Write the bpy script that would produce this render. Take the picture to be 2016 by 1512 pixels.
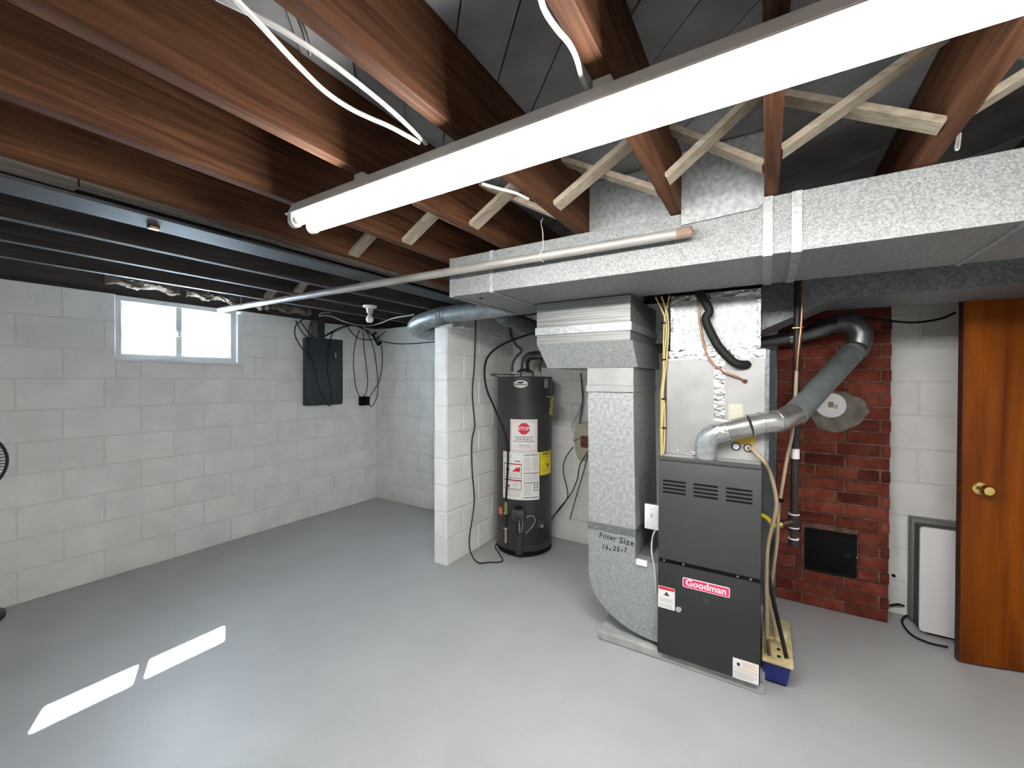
import bpy, bmesh, math, random
from mathutils import Vector, Matrix
random.seed(7)
for o in list(bpy.data.objects):
    bpy.data.objects.remove(o, do_unlink=True)
scene = bpy.context.scene
COL = scene.collection
PI = math.pi

# ------------------------------------------------------------------ camera
CAM_H = 1.42; FPX = 814.0
YAW, PITCH, ROLL = math.radians(31.6), math.radians(0.49), math.radians(0.22)
cF = Vector((-math.sin(YAW)*math.cos(PITCH), math.cos(YAW)*math.cos(PITCH), -math.sin(PITCH)))
cR0 = Vector((math.cos(YAW), math.sin(YAW), 0)); cU0 = cR0.cross(cF)
cR = cR0*math.cos(ROLL) + cU0*math.sin(ROLL); cU = -cR0*math.sin(ROLL) + cU0*math.cos(ROLL)
camd = bpy.data.cameras.new('camera'); cam = bpy.data.objects.new('camera', camd); COL.objects.link(cam)
camd.sensor_fit = 'HORIZONTAL'; camd.sensor_width = 36.0; camd.lens = FPX/2016.0*36.0
camd.clip_start = 0.02; camd.clip_end = 200
M = Matrix((cR, cU, -cF)).transposed().to_4x4(); M.translation = (0, 0, CAM_H)
cam.matrix_world = M
scene.camera = cam

def at(px, py, ax, v):
    """real point of the room seen at a pixel of the photo, on the plane ax = v"""
    d = cR*((px-1008)/FPX) - cU*((py-756)/FPX) + cF
    i = 'XYZ'.index(ax); o = Vector((0, 0, CAM_H))
    return o + d*((v-o[i])/d[i])
def ats(pts, ax, v):
    return [at(x, y, ax, v) for x, y in pts]

# ------------------------------------------------------------------ world, sun, exposure
world = bpy.data.worlds.new('world'); scene.world = world; world.use_nodes = True
bg = world.node_tree.nodes['Background']
bg.inputs[0].default_value = (0.62, 0.81, 1.0, 1); bg.inputs[1].default_value = 26.0
sund = bpy.data.lights.new('sun', 'SUN'); sun = bpy.data.objects.new('sun', sund); COL.objects.link(sun)
sund.energy = 45.0; sund.angle = math.radians(0.6); sund.color = (1.0, 0.98, 0.95)
sun.rotation_euler = Vector((0.854, -0.39, -1.0)).to_track_quat('-Z', 'Y').to_euler()
sun.location = (-8, 3, 6)
scene.view_settings.view_transform = 'Standard'; scene.view_settings.look = 'None'
scene.view_settings.exposure = 1.5; scene.view_settings.gamma = 1.0
scene.view_settings.use_curve_mapping = False
TUBE_POWER = 30.0

# ------------------------------------------------------------------ materials
MATS = {}
def mat(name, col, rough=0.6, metal=0.0, var=0.0, scale=8.0, stretch=(1, 1, 1), bump=0.0, bscale=60.0,
        col2=None, rand=0.0, emit=None, kind='noise', spec=0.5, detail=4.0, lo=0.35, hi=0.65):
    m = bpy.data.materials.new(name); MATS[name] = m; m.use_nodes = True
    nt = m.node_tree; N = nt.nodes; Lk = nt.links; b = N['Principled BSDF']
    b.inputs['Base Color'].default_value = (*col, 1); b.inputs['Roughness'].default_value = rough
    b.inputs['Metallic'].default_value = metal; b.inputs['Specular IOR Level'].default_value = spec
    if emit:
        b.inputs['Emission Color'].default_value = (*emit[0], 1); b.inputs['Emission Strength'].default_value = emit[1]
    geo = N.new('ShaderNodeNewGeometry')
    out = None
    if var > 0 or col2:
        mp = N.new('ShaderNodeMapping'); mp.inputs['Scale'].default_value = stretch
        Lk.new(geo.outputs['Position'], mp.inputs['Vector'])
        if kind == 'voronoi':
            t = N.new('ShaderNodeTexVoronoi'); t.inputs['Scale'].default_value = scale
            sep = N.new('ShaderNodeSeparateColor'); Lk.new(t.outputs['Color'], sep.inputs['Color']); fac = sep.outputs[0]
        elif kind == 'wood':
            t = N.new('ShaderNodeTexNoise'); t.inputs['Scale'].default_value = scale
            t.inputs['Detail'].default_value = 6; t.inputs['Distortion'].default_value = 1.2; fac = t.outputs[0]
        else:
            t = N.new('ShaderNodeTexNoise'); t.inputs['Scale'].default_value = scale
            t.inputs['Detail'].default_value = detail; fac = t.outputs[0]
        Lk.new(mp.outputs[0], t.inputs['Vector'])
        r = N.new('ShaderNodeValToRGB')
        c2 = col2 if col2 else tuple(min(1, c*(1+var)) for c in col)
        c1 = col if col2 else tuple(c*(1-var) for c in col)
        r.color_ramp.elements[0].position = lo if kind != 'voronoi' else 0.0
        r.color_ramp.elements[1].position = hi if kind != 'voronoi' else 1.0
        r.color_ramp.elements[0].color = (*c1, 1); r.color_ramp.elements[1].color = (*c2, 1)
        Lk.new(fac, r.inputs[0]); out = r.outputs[0]
    if rand > 0:
        oi = N.new('ShaderNodeObjectInfo'); hs = N.new('ShaderNodeHueSaturation')
        mr = N.new('ShaderNodeMapRange'); mr.inputs['To Min'].default_value = 1-rand; mr.inputs['To Max'].default_value = 1+rand
        Lk.new(oi.outputs['Random'], mr.inputs['Value']); Lk.new(mr.outputs[0], hs.inputs['Value'])
        if out: Lk.new(out, hs.inputs['Color'])
        else: hs.inputs['Color'].default_value = (*col, 1)
        out = hs.outputs[0]
    if out: Lk.new(out, b.inputs['Base Color'])
    if bump > 0:
        nb = N.new('ShaderNodeTexNoise'); nb.inputs['Scale'].default_value = bscale; nb.inputs['Detail'].default_value = 3
        Lk.new(geo.outputs['Position'], nb.inputs['Vector'])
        bn = N.new('ShaderNodeBump'); bn.inputs['Strength'].default_value = bump; bn.inputs['Distance'].default_value = 0.01
        Lk.new(nb.outputs[0], bn.inputs['Height']); Lk.new(bn.outputs[0], b.inputs['Normal'])
    return m

mat('paint_block', (0.86, 0.855, 0.83), 0.72, var=0.05, scale=5, bump=0.25, bscale=90, rand=0.02)
mat('paint_mortar', (0.79, 0.785, 0.76), 0.8, bump=0.2, bscale=120)
mat('paint_plain', (0.84, 0.835, 0.81), 0.75, var=0.05, scale=4, bump=0.2)
mat('floor_paint', (0.40, 0.405, 0.405), 0.42, var=0.05, scale=2.5, bump=0.06, bscale=70)
mat('joist_wood', (0.055, 0.022, 0.011), 0.75, spec=0.12, col2=(0.125, 0.055, 0.028), kind='wood', scale=1.4, stretch=(22, 1.2, 22), rand=0.15, bump=0.1)
mat('shaded_joist', (0.03, 0.024, 0.022), 0.75, col2=(0.07, 0.056, 0.05), kind='wood', scale=1.4, stretch=(22, 1.2, 22), rand=0.12)  # dim, cool light of the window bay put into this wood colour
mat('plank_wood_hazed', (0.22, 0.222, 0.23), 0.85, spec=0.2, col2=(0.28, 0.28, 0.288), scale=9, rand=0.18)  # lightened and cooled; lamp haze between the joists put into the colour
mat('strut_wood', (0.22, 0.18, 0.13), 0.75, col2=(0.36, 0.30, 0.23), kind='wood', scale=4, stretch=(3, 12, 6), rand=0.12)
mat('beam_steel', (0.042, 0.043, 0.046), 0.65, 0.1, var=0.25, scale=6, stretch=(1, .4, 1), bump=0.15)
mat('packing_wood', (0.045, 0.037, 0.032), 0.85, col2=(0.13, 0.108, 0.092), kind='wood', scale=2, stretch=(20, 1.5, 20))
mat('galv', (0.25, 0.265, 0.265), 0.5, 0.35, kind='voronoi', scale=210, col2=(0.40, 0.42, 0.42))
mat('galv_duct', (0.165, 0.173, 0.173), 0.55, 0.25, kind='voronoi', scale=230, col2=(0.335, 0.345, 0.342))
mat('galv_big', (0.30, 0.315, 0.315), 0.45, 0.35, kind='noise', scale=55, col2=(0.46, 0.475, 0.47))
mat('galv_brush', (0.15, 0.15, 0.147), 0.45, 0.35, kind='noise', scale=5, stretch=(.5, .5, 34), col2=(0.29, 0.29, 0.283))
mat('galv_dark', (0.12, 0.13, 0.135), 0.5, 0.4, kind='voronoi', scale=90, col2=(0.22, 0.235, 0.24))  # darker galv; trunk and rear branch duct have their shade in this colour
mat('galv_pipe', (0.23, 0.25, 0.252), 0.45, 0.5, kind='noise', scale=30, col2=(0.36, 0.385, 0.385))
mat('coil_metal', (0.34, 0.343, 0.338), 0.5, 0.3, var=0.1, scale=6)
mat('foil', (0.60, 0.60, 0.60), 0.25, 0.9, bump=0.9, bscale=45)
mat('vent_metal', (0.46, 0.455, 0.445), 0.27, 0.85, var=0.15, scale=14, bump=0.08)
mat('vent_gray', (0.16, 0.18, 0.178), 0.5, 0.3, var=0.12, scale=20)
mat('flue_dark', (0.14, 0.143, 0.147), 0.32, 0.8, var=0.2, scale=14)
mat('furnace_gray', (0.040, 0.0425, 0.041), 0.5, 0.0, bump=0.05, bscale=300)
mat('furnace_dark', (0.019, 0.0205, 0.020), 0.5, 0.0, bump=0.05, bscale=300)
mat('heater_gray', (0.034, 0.0355, 0.037), 0.42)
mat('black', (0.004, 0.004, 0.0045), 0.7, spec=0.15)
mat('rubber', (0.007, 0.007, 0.0075), 0.6, spec=0.3)
mat('black_iron', (0.012, 0.010, 0.0095), 0.5, 0.0, var=0.3, scale=15)
mat('copper', (0.30, 0.14, 0.075), 0.35, 0.8, var=0.2, scale=20)
mat('copper_dark', (0.10, 0.045, 0.028), 0.4, 0.7)
mat('brass', (0.80, 0.62, 0.22), 0.16, 1.0)
mat('steel', (0.60, 0.60, 0.60), 0.3, 0.9)
mat('steel_pipe', (0.38, 0.365, 0.34), 0.45, 0.3, kind='noise', scale=5, stretch=(1, 6, 6), col2=(0.26, 0.235, 0.21), lo=.45, hi=.75)
mat('rust', (0.16, 0.085, 0.055), 0.7, 0.1, col2=(0.36, 0.28, 0.22), scale=18)
mat('white_paint', (0.87, 0.87, 0.85), 0.4)
mat('white_vinyl', (0.86, 0.89, 0.90), 0.35)
mat('white_plastic', (0.80, 0.79, 0.80), 0.45)
mat('label_white', (0.82, 0.81, 0.78), 0.5)
mat('label_gray', (0.40, 0.40, 0.40), 0.6)
mat('ink', (0.02, 0.02, 0.02), 0.7)
mat('ink_faint', (0.55, 0.54, 0.52), 0.7)
mat('red', (0.62, 0.015, 0.04), 0.45)
mat('badge_red', (0.70, 0.03, 0.13), 0.4)
mat('orange', (0.75, 0.16, 0.05), 0.5)
mat('yellow', (0.80, 0.66, 0.02), 0.45)
mat('olive_tag', (0.22, 0.215, 0.06), 0.5)
mat('pale_orange', (0.72, 0.55, 0.42), 0.6)
mat('gold_label', (0.55, 0.36, 0.05), 0.5)
mat('cream', (0.58, 0.47, 0.25), 0.45, var=0.2, scale=18)
mat('tan_hose', (0.34, 0.26, 0.165), 0.4)
mat('brown_hose', (0.10, 0.055, 0.035), 0.4)
mat('wire_yellow', (0.56, 0.44, 0.18), 0.45)
mat('wire_white', (0.52, 0.52, 0.49), 0.5)
mat('blue', (0.004, 0.015, 0.16), 0.4)
mat('beige', (0.46, 0.44, 0.345), 0.5)
mat('panel_gray', (0.028, 0.036, 0.046), 0.45, 0.2)
mat('conduit_gray', (0.08, 0.085, 0.09), 0.5, 0.3, var=.15, scale=20)
mat('concrete', (0.36, 0.36, 0.35), 0.75, var=0.12, scale=12, bump=0.2)
mat('mortar', (0.15, 0.085, 0.064), 0.95, spec=0.1, var=0.35, scale=25, bump=0.5)
mat('cement', (0.17, 0.155, 0.125), 0.9, var=0.3, scale=18, bump=0.6, bscale=40)
mat('brick', (0.10, 0.017, 0.010), 0.9, spec=0.15, col2=(0.215, 0.056, 0.036), scale=11, detail=7, lo=.3, hi=.75, rand=0.38, bump=0.5, bscale=55)
mat('iron_door', (0.004, 0.004, 0.004), 0.7, 0.0, spec=0.15, bump=0.2)
mat('door_wood', (0.10, 0.016, 0.001), 0.45, spec=0.15, col2=(0.23, 0.055, 0.002), kind='wood', scale=1.0, stretch=(7, 7, 0.7))
mat('door_edge', (0.05, 0.012, 0.004), 0.5, var=.3, scale=5, stretch=(6, 6, .7))
mat('insul', (0.09, 0.072, 0.055), 0.9, spec=0.1, col2=(0.19, 0.165, 0.14), scale=10, bump=0.4, bscale=25)
mat('gray_board', (0.09, 0.098, 0.105), 0.6, 0.1, var=.1, scale=8)
mat('bezel', (0.16, 0.165, 0.165), 0.5)
mat('green_label', (0.08, 0.28, 0.06), 0.5)
mat('terminal_red', (0.13, 0.02, 0.02), 0.4)
mat('navy', (0.012, 0.016, 0.035), 0.4)
mat('bulb', (0.85, 0.86, 0.86), 0.25)
mat('porcelain', (0.72, 0.72, 0.70), 0.3)
mat('tube', (1, 1, 1), 0.4, emit=((1.0, 0.985, 0.955), TUBE_POWER))
# thin window glass: mostly clear, a little mirror
g = bpy.data.materials.new('glass'); MATS['glass'] = g; g.use_nodes = True
nt = g.node_tree; nt.nodes.remove(nt.nodes['Principled BSDF'])
tr = nt.nodes.new('ShaderNodeBsdfTransparent'); gl = nt.nodes.new('ShaderNodeBsdfGlossy'); gl.inputs['Roughness'].default_value = 0.02
mx = nt.nodes.new('ShaderNodeMixShader'); mx.inputs[0].default_value = 0.06
nt.links.new(tr.outputs[0], mx.inputs[1]); nt.links.new(gl.outputs[0], mx.inputs[2])
nt.links.new(mx.outputs[0], nt.nodes['Material Output'].inputs[0])

# ------------------------------------------------------------------ mesh helpers
def basis(d):
    d = Vector(d).normalized()
    a = Vector((0, 0, 1)) if abs(d.z) < 0.9 else Vector((1, 0, 0))
    u = d.cross(a).normalized(); return u, d.cross(u).normalized(), d
def smooth_path(pts, n=6, closed=False):
    """Catmull-Rom through the points"""
    P = [Vector(p) for p in pts]
    if len(P) < 3: return P
    out = []
    for i in range(len(P)-1):
        p0 = P[max(i-1, 0)]; p1 = P[i]; p2 = P[i+1]; p3 = P[min(i+2, len(P)-1)]
        for k in range(n):
            t = k/n
            out.append(0.5*((2*p1)+(p2-p0)*t+(2*p0-5*p1+4*p2-p3)*t*t+(3*p1-p0-3*p2+p3)*t**3))
    out.append(P[-1]); return out
class MB:
    def __init__(s): s.v = []; s.f = []
    def add(s, vs, fs):
        o = len(s.v); s.v += [Vector(v) for v in vs]; s.f += [tuple(i+o for i in f) for f in fs]; return s
    def box(s, x0, x1, y0, y1, z0, z1):
        return s.add([(x0,y0,z0),(x1,y0,z0),(x1,y1,z0),(x0,y1,z0),(x0,y0,z1),(x1,y0,z1),(x1,y1,z1),(x0,y1,z1)],
                     [(0,3,2,1),(4,5,6,7),(0,1,5,4),(1,2,6,5),(2,3,7,6),(3,0,4,7)])
    def bbox(s, x0, x1, y0, y1, z0, z1, b=0.004):
        """box with chamfered edges"""
        xs, ys, zs = (x0, x1), (y0, y1), (z0, z1)
        bm = bmesh.new()
        m = Matrix.Translation(((x0+x1)/2, (y0+y1)/2, (z0+z1)/2)) @ Matrix.Diagonal((x1-x0, y1-y0, z1-z0, 1))
        bmesh.ops.create_cube(bm, size=1, matrix=m)
        bmesh.ops.bevel(bm, geom=bm.edges[:], offset=b, segments=2, profile=0.5, affect='EDGES')
        bm.verts.index_update()
        vs = [v.co.copy() for v in bm.verts]; fs = [tuple(v.index for v in f.verts) for f in bm.faces]; bm.free()
        return s.add(vs, fs)
    def bar(s, a, b, w, h, up=(0, 0, 1)):
        """rectangular bar from a to b; w across, h along up"""
        a = Vector(a); b = Vector(b); d = (b-a).normalized(); up = Vector(up)
        u = d.cross(up).normalized()*(w/2); v = u.cross(d).normalized()*(h/2)
        vs = [a-u-v, a+u-v, a+u+v, a-u+v, b-u-v, b+u-v, b+u+v, b-u+v]
        return s.add(vs, [(0,1,2,3),(7,6,5,4),(0,4,5,1),(1,5,6,2),(2,6,7,3),(3,7,4,0)])
    def tube(s, pts, r, seg=10, cap=True):
        P = [Vector(p) for p in pts]; n = len(P); R = r if isinstance(r, (list, tuple)) else [r]*n
        T = []
        for i in range(n):
            d = (P[min(i+1, n-1)]-P[max(i-1, 0)])
            T.append(d.normalized() if d.length > 1e-9 else Vector((0, 0, 1)))
        u, v, _ = basis(T[0]); vs = []; fs = []
        for i in range(n):
            if i:
                ax = T[i-1].cross(T[i])
                if ax.length > 1e-8:
                    q = Matrix.Rotation(T[i-1].angle(T[i]), 3, ax.normalized()); u = q @ u; v = q @ v
            for k in range(seg):
                a = 2*PI*k/seg; vs.append(P[i]+(u*math.cos(a)+v*math.sin(a))*R[i])
        for i in range(n-1):
            for k in range(seg):
                k2 = (k+1) % seg
                fs.append((i*seg+k, i*seg+k2, (i+1)*seg+k2, (i+1)*seg+k))
        if cap:
            fs.append(tuple(range(seg-1, -1, -1))); fs.append(tuple((n-1)*seg+k for k in range(seg)))
        return s.add(vs, fs)
    def lathe(s, prof, c, axis=(0, 0, 1), seg=32, cap=True):
        """prof: list of (radius, height along axis)"""
        c = Vector(c); u, v, d = basis(axis); vs = []; fs = []; n = len(prof)
        for r, h in prof:
            for k in range(seg):
                a = 2*PI*k/seg; vs.append(c+d*h+(u*math.cos(a)+v*math.sin(a))*r)
        for i in range(n-1):
            for k in range(seg):
                k2 = (k+1) % seg; fs.append((i*seg+k, i*seg+k2, (i+1)*seg+k2, (i+1)*seg+k))
        if cap:
            fs.append(tuple(range(seg-1, -1, -1))); fs.append(tuple((n-1)*seg+k for k in range(seg)))
        return s.add(vs, fs)
    def prism(s, poly, axis, a, b):
        """2-D polygon extruded along an axis; poly given in the other two axes' order"""
        def p3(q, t): return {'X': (t, q[0], q[1]), 'Y': (q[0], t, q[1]), 'Z': (q[0], q[1], t)}[axis]
        n = len(poly); vs = [p3(q, a) for q in poly]+[p3(q, b) for q in poly]
        fs = [tuple(range(n)), tuple(range(2*n-1, n-1, -1))]+[(i, i+n, (i+1) % n+n, (i+1) % n) for i in range(n)]
        return s.add(vs, fs)
    def hexa(s, bottom, top):
        """eight corners: four of one ring, four of the other"""
        return s.add(list(bottom)+list(top), [(0,3,2,1),(4,5,6,7),(0,1,5,4),(1,2,6,5),(2,3,7,6),(3,0,4,7)])
    def mesh(s, name, m, org, smooth):
        me = bpy.data.meshes.new(name)
        me.from_pydata([tuple(v-org) for v in s.v], [], s.f); me.validate()
        bm = bmesh.new(); bm.from_mesh(me); bmesh.ops.recalc_face_normals(bm, faces=bm.faces[:]); bm.to_mesh(me); bm.free()
        me.materials.append(MATS[m])
        if smooth:
            me.polygons.foreach_set('use_smooth', [True]*len(me.polygons))
            me.set_sharp_from_angle(angle=math.radians(40))
        return me
    def build(s, name, m, parent=None, smooth=True):
        if parent is None:
            xs = [v.x for v in s.v]; ys = [v.y for v in s.v]; zs = [v.z for v in s.v]
            org = Vector(((min(xs)+max(xs))/2, (min(ys)+max(ys))/2, min(zs)))
        else: org = WORG[parent.name]
        o = bpy.data.objects.new(name, s.mesh(name, m, org, smooth)); COL.objects.link(o)
        if parent is None: o.location = org
        else: o.parent = parent
        WORG[o.name] = org; return o
WORG = {}
def tag(o, label=None, cat=None, group=None, kind=None):
    if label: o['label'] = label
    if cat: o['category'] = cat
    if group: o['group'] = group
    if kind: o['kind'] = kind
    return o
def thing(name, loc, label, cat, group=None, kind=None):
    o = bpy.data.objects.new(name, None); COL.objects.link(o); o.location = loc; o.empty_display_size = 0.1
    WORG[o.name] = Vector(loc); return tag(o, label, cat, group, kind)
def piece(name, me, parent, loc):
    """copy sharing mesh data, placed at a world point under a parent"""
    o = bpy.data.objects.new(name, me); COL.objects.link(o); o.parent = parent
    o.location = Vector(loc)-WORG[parent.name]; return o
def text_mesh(body, size, bold=0.0, align='CENTER', shear=0.0, spacing=1.0):
    c = bpy.data.curves.new('lettering', 'FONT'); c.body = body; c.size = size; c.align_x = align; c.align_y = 'CENTER'
    c.offset = bold; c.shear = shear; c.resolution_u = 3; c.space_character = spacing
    t = bpy.data.objects.new('tmp', c); COL.objects.link(t)
    dg = bpy.context.evaluated_depsgraph_get(); me = bpy.data.meshes.new_from_object(t.evaluated_get(dg))
    vs = [v.co.copy() for v in me.vertices]; fs = [tuple(p.vertices) for p in me.polygons]
    bpy.data.objects.remove(t, do_unlink=True); bpy.data.curves.remove(c); bpy.data.meshes.remove(me)
    return vs, fs
def text_on_y(body, size, x, y, z, m, parent, bold=0.0, rot=0.0, shear=0.0, spacing=1.0, name='lettering'):
    """flat lettering on a vertical face that looks towards -Y"""
    vs, fs = text_mesh(body, size, bold, shear=shear, spacing=spacing); c, s_ = math.cos(rot), math.sin(rot)
    b = MB().add([(x+v.x*c-v.y*s_, y, z+v.x*s_+v.y*c) for v in vs], fs)
    o = b.build(name, m, parent, smooth=False); return o
def round_rect(w, h, r, n=5):
    out = []
    for cx, cz, a0 in ((w/2-r, h/2-r, 0), (-w/2+r, h/2-r, 90), (-w/2+r, -h/2+r, 180), (w/2-r, -h/2+r, 270)):
        for k in range(n+1):
            a = math.radians(a0+90*k/n); out.append((cx+r*math.cos(a), cz+r*math.sin(a)))
    return out
def plate_y(x0, x1, z0, z1, y, th, m, name, parent, r=0.004):
    cx, cz = (x0+x1)/2, (z0+z1)/2
    return MB().prism([(cx+p[0], cz+p[1]) for p in round_rect(x1-x0, z1-z0, r)], 'Y', y-th, y).build(name, m, parent, smooth=False)
def cable(name, pts, r, m, label, cat='cable', n=6, seg=8, group=None):
    o = MB().tube(smooth_path(pts, n), r, seg).build(name, m)
    return tag(o, label, cat, group)

# ================================================================== SETTING
XL, XR, YB, YN = -4.0, 1.62, 3.38, -2.5        # room: left, right, back, near
ZT = 2.032                                     # top of the block walls (ten courses)
BW, BH, JT = 0.4064, 0.2032, 0.008
floor = tag(MB().box(XL-0.25, XR+0.2, YN-0.2, YB+0.25, -0.1, 0.0).build('floor', 'floor_paint', smooth=False), kind='structure')

_bc = {}
def block_mesh(l, h, axis, m='paint_block', d=0.005, bev=0.003, joint=JT):
    """a block face: thin chamfered slab, axis = direction of its length"""
    key = (round(l, 3), round(h, 3), axis, m, bev, joint)
    if key not in _bc:
        a, b = (l-joint)/2, (h-joint)/2; i = bev
        # ring at the back, ring at the chamfer, face ring: local (along, out, up)
        rings = [(a, b, 0), (a, b, d-min(i*0.6, 0.003)), (a-i, b-i, d)]
        vs = []
        for ra, rb, t in rings: vs += [(-ra, t, -rb), (ra, t, -rb), (ra, t, rb), (-ra, t, rb)]
        fs = [(8, 9, 10, 11)]
        for r in (0, 4):
            for k in range(4): fs.append((r+k, r+(k+1) % 4, r+4+(k+1) % 4, r+4+k))
        if axis == 'Y+': vs = [(v[1], v[0], v[2]) for v in vs]        # wall that looks to +X
        elif axis == 'Y-': vs = [(-v[1], v[0], v[2]) for v in vs]
        elif axis == 'X-': vs = [(v[0], -v[1], v[2]) for v in vs]     # wall that looks to -Y
        _bc[key] = MB().add(vs, fs).mesh('block', m, Vector((0, 0, 0)), False)
    return _bc[key]
D = 0.005
# left wall with the window opening
WY0, WY1, WZ0 = 1.045, 1.895, 1.565
wl = MB()
wl.box(XL-0.2, XL-D, YN, WY0, -0.05, ZT).box(XL-0.2, XL-D, WY1, YB, -0.05, ZT).box(XL-0.2, XL-D, WY0, WY1, -0.05, WZ0)
wl.box(XL-0.2, XL-0.14, WY0, WY1, 1.985, ZT)      # outside lintel
wl.box(XL-0.002-D, XL, YN, -0.83, 0, ZT)
wall_left = tag(wl.build('wall_left', 'paint_mortar', smooth=False), kind='structure')
def lay(wall, a0, a1, rows, fixed, axis, off=0.0, hole=None, zbase=0.0):
    for r in range(rows):
        z = zbase+(r+0.5)*BH
        a = a0+off-(BW/2 if r % 2 else 0)
        while a < a1-0.02:
            s, e = max(a, a0), min(a+BW, a1); a += BW
            segs = [(s, e)]
            if hole and z+BH/2 > hole[2]+0.03 and z-BH/2 < hole[3]:
                segs = []
                if s < hole[0]: segs.append((s, min(e, hole[0])))
                if e > hole[1]: segs.append((max(s, hole[1]), e))
                p, q = max(s, hole[0]), min(e, hole[1]); lowh = hole[2]-0.013-(z-BH/2)
                if q-p > 0.04 and lowh > 0.03:
                    piece('block', block_mesh(q-p, lowh, axis), wall, (fixed, (p+q)/2, z-BH/2+lowh/2))
            for p, q in segs:
                if q-p < 0.04: continue
                me = block_mesh(q-p, BH, axis)
                c = (p+q)/2
                piece('block', me, wall, (fixed, c, z) if axis[0] == 'Y' else (c, fixed, z))
lay(wall_left, -0.83, YB, 10, XL-D, 'Y+', off=-0.22, hole=(WY0, WY1, WZ0, ZT))
# back wall
wall_back = tag(MB().box(XL-0.2, XR+0.2, YB+D, YB+0.2, -0.05, ZT).build('wall_back', 'paint_mortar', smooth=False), kind='structure')
lay(wall_back, XL, XR, 10, YB+D, 'X-', off=-0.1)
# walls behind and beside the camera
wall_right = tag(MB().box(XR, XR+0.2, YN, YB+D, -0.05, ZT).build('wall_right', 'paint_plain', smooth=False), kind='structure')
wall_near = tag(MB().box(XL-0.2, XR+0.2, YN-0.2, YN, -0.05, ZT).build('wall_near', 'paint_plain', smooth=False), kind='structure')
# partition between the window bay and the water heater
PX0, PX1, PY = -2.196, -2.066, 2.414
wp = MB().box(PX0+D, PX1-D, PY+D, YB+D, 0, 9*BH).box(PX0+D, PX1-D, 2.62+D, YB+D, 9*BH, ZT)
wall_part = tag(wp.build('wall_partition', 'paint_mortar', smooth=False), kind='structure')
for r in range(10):
    y0 = PY if r < 9 else 2.62
    z = (r+0.5)*BH
    pw = PX1-PX0
    piece('block', block_mesh(pw, BH, 'X-', bev=0.006, joint=0.011), wall_part, ((PX0+PX1)/2, y0+D, z))
    a = y0; first = BW if r % 2 == 0 else BW/2
    if r == 9: first = BW/2
    while a < YB-0.02:
        e = min(a+first, YB); first = BW
        piece('block', block_mesh(e-a, BH, 'Y+', bev=0.006, joint=0.011), wall_part, (PX1-D, (a+e)/2, z))
        piece('block', block_mesh(e-a, BH, 'Y-', bev=0.006, joint=0.011), wall_part, (PX0+D, (a+e)/2, z))
        a = e

# ceiling: closing slab, diagonal floor boards, joists, cross bridging
JB, JTOP = 2.08, 2.315
ceiling = tag(MB().box(XL-0.2, XR+0.2, YN-0.2, YB+0.2, 2.340, 2.385).build('ceiling', 'plank_wood_hazed', smooth=False), kind='structure')
# side closures above the block walls (rim boards)
rim = MB().box(XL-0.06, XL-0.02, YN-0.15, YB+0.18, ZT+0.038, 2.341).build('rim_board', 'shaded_joist', ceiling, False)
MB().box(XL-0.2, XL-0.03, YN, YB+.2, ZT, ZT+0.038).build('sill_plate', 'shaded_joist', ceiling, False)
MB().box(XL-0.2, XR+.2, YB+0.06, YB+0.1, ZT, 2.341).build('rim_board', 'shaded_joist', ceiling, False)
MB().box(XR+0.02, XR+0.06, YN-0.15, YB+0.18, ZT, 2.341).build('rim_board', 'shaded_joist', ceiling, False)
MB().box(XL-0.2, XR+.2, YN-0.06, YN-0.02, ZT, 2.341).build('rim_board', 'shaded_joist', ceiling, False)
# boards run at 45 degrees: X + Y = constant
PW = 0.137
cx0, cx1, cy0, cy1 = XL-0.02, XR+0.05, -0.45, YB+0.05
k = (cx0+cy0); idx = 0
while k < cx1+cy1:
    m_ = k+PW/2
    # clip the centre line X+Y=m_ to the rectangle
    xa = max(cx0, m_-cy1); xb = min(cx1, m_-cy0)
    if xb-xa > 0.1:
        w = (PW-0.004)/1.41421
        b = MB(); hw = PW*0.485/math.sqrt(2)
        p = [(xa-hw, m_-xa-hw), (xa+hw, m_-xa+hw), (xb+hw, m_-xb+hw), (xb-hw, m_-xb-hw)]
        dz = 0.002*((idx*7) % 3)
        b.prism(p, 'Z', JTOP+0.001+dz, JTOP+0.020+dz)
        b.build('plank', 'plank_wood_hazed', ceiling, False)
    k += PW*1.41421/1.0 if False else PW*1.41421; idx += 1
JXS = [-1.92, -1.52, -1.115, -0.715, -0.31, 0.01, 0.41, 0.82, 1.22]
for x in JXS:
    MB().box(x-0.021, x+0.021, -0.6, YB+0.05, JB, JTOP).build('joist', 'joist_wood', ceiling, False)
JXL = [-2.53, -2.94, -3.34]
for x in JXL:
    MB().box(x-0.021, x+0.021, -0.6, YB+0.05, 2.042, JTOP).build('joist', 'shaded_joist', ceiling, False)
def bridging(xa, xb, y, z0=JB+0.012, z1=JTOP-0.02):
    for s, (p, q) in enumerate((((xa+0.021, z0), (xb-0.021, z1)), ((xa+0.021, z1), (xb-0.021, z0)))):
        yy = y+(0.0 if s == 0 else 0.07)
        MB().bar((p[0], yy, p[1]), (q[0], yy, q[1]), 0.06, 0.019, up=(0, 0, 1)).build('bridging_strut', 'strut_wood', ceiling, False)
for i in range(len(JXS)-1): bridging(JXS[i], JXS[i+1], 1.45)
bridging(JXL[1], JXL[0], 1.75, 2.06); bridging(JXL[2], JXL[1], 1.75, 2.06)

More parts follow.
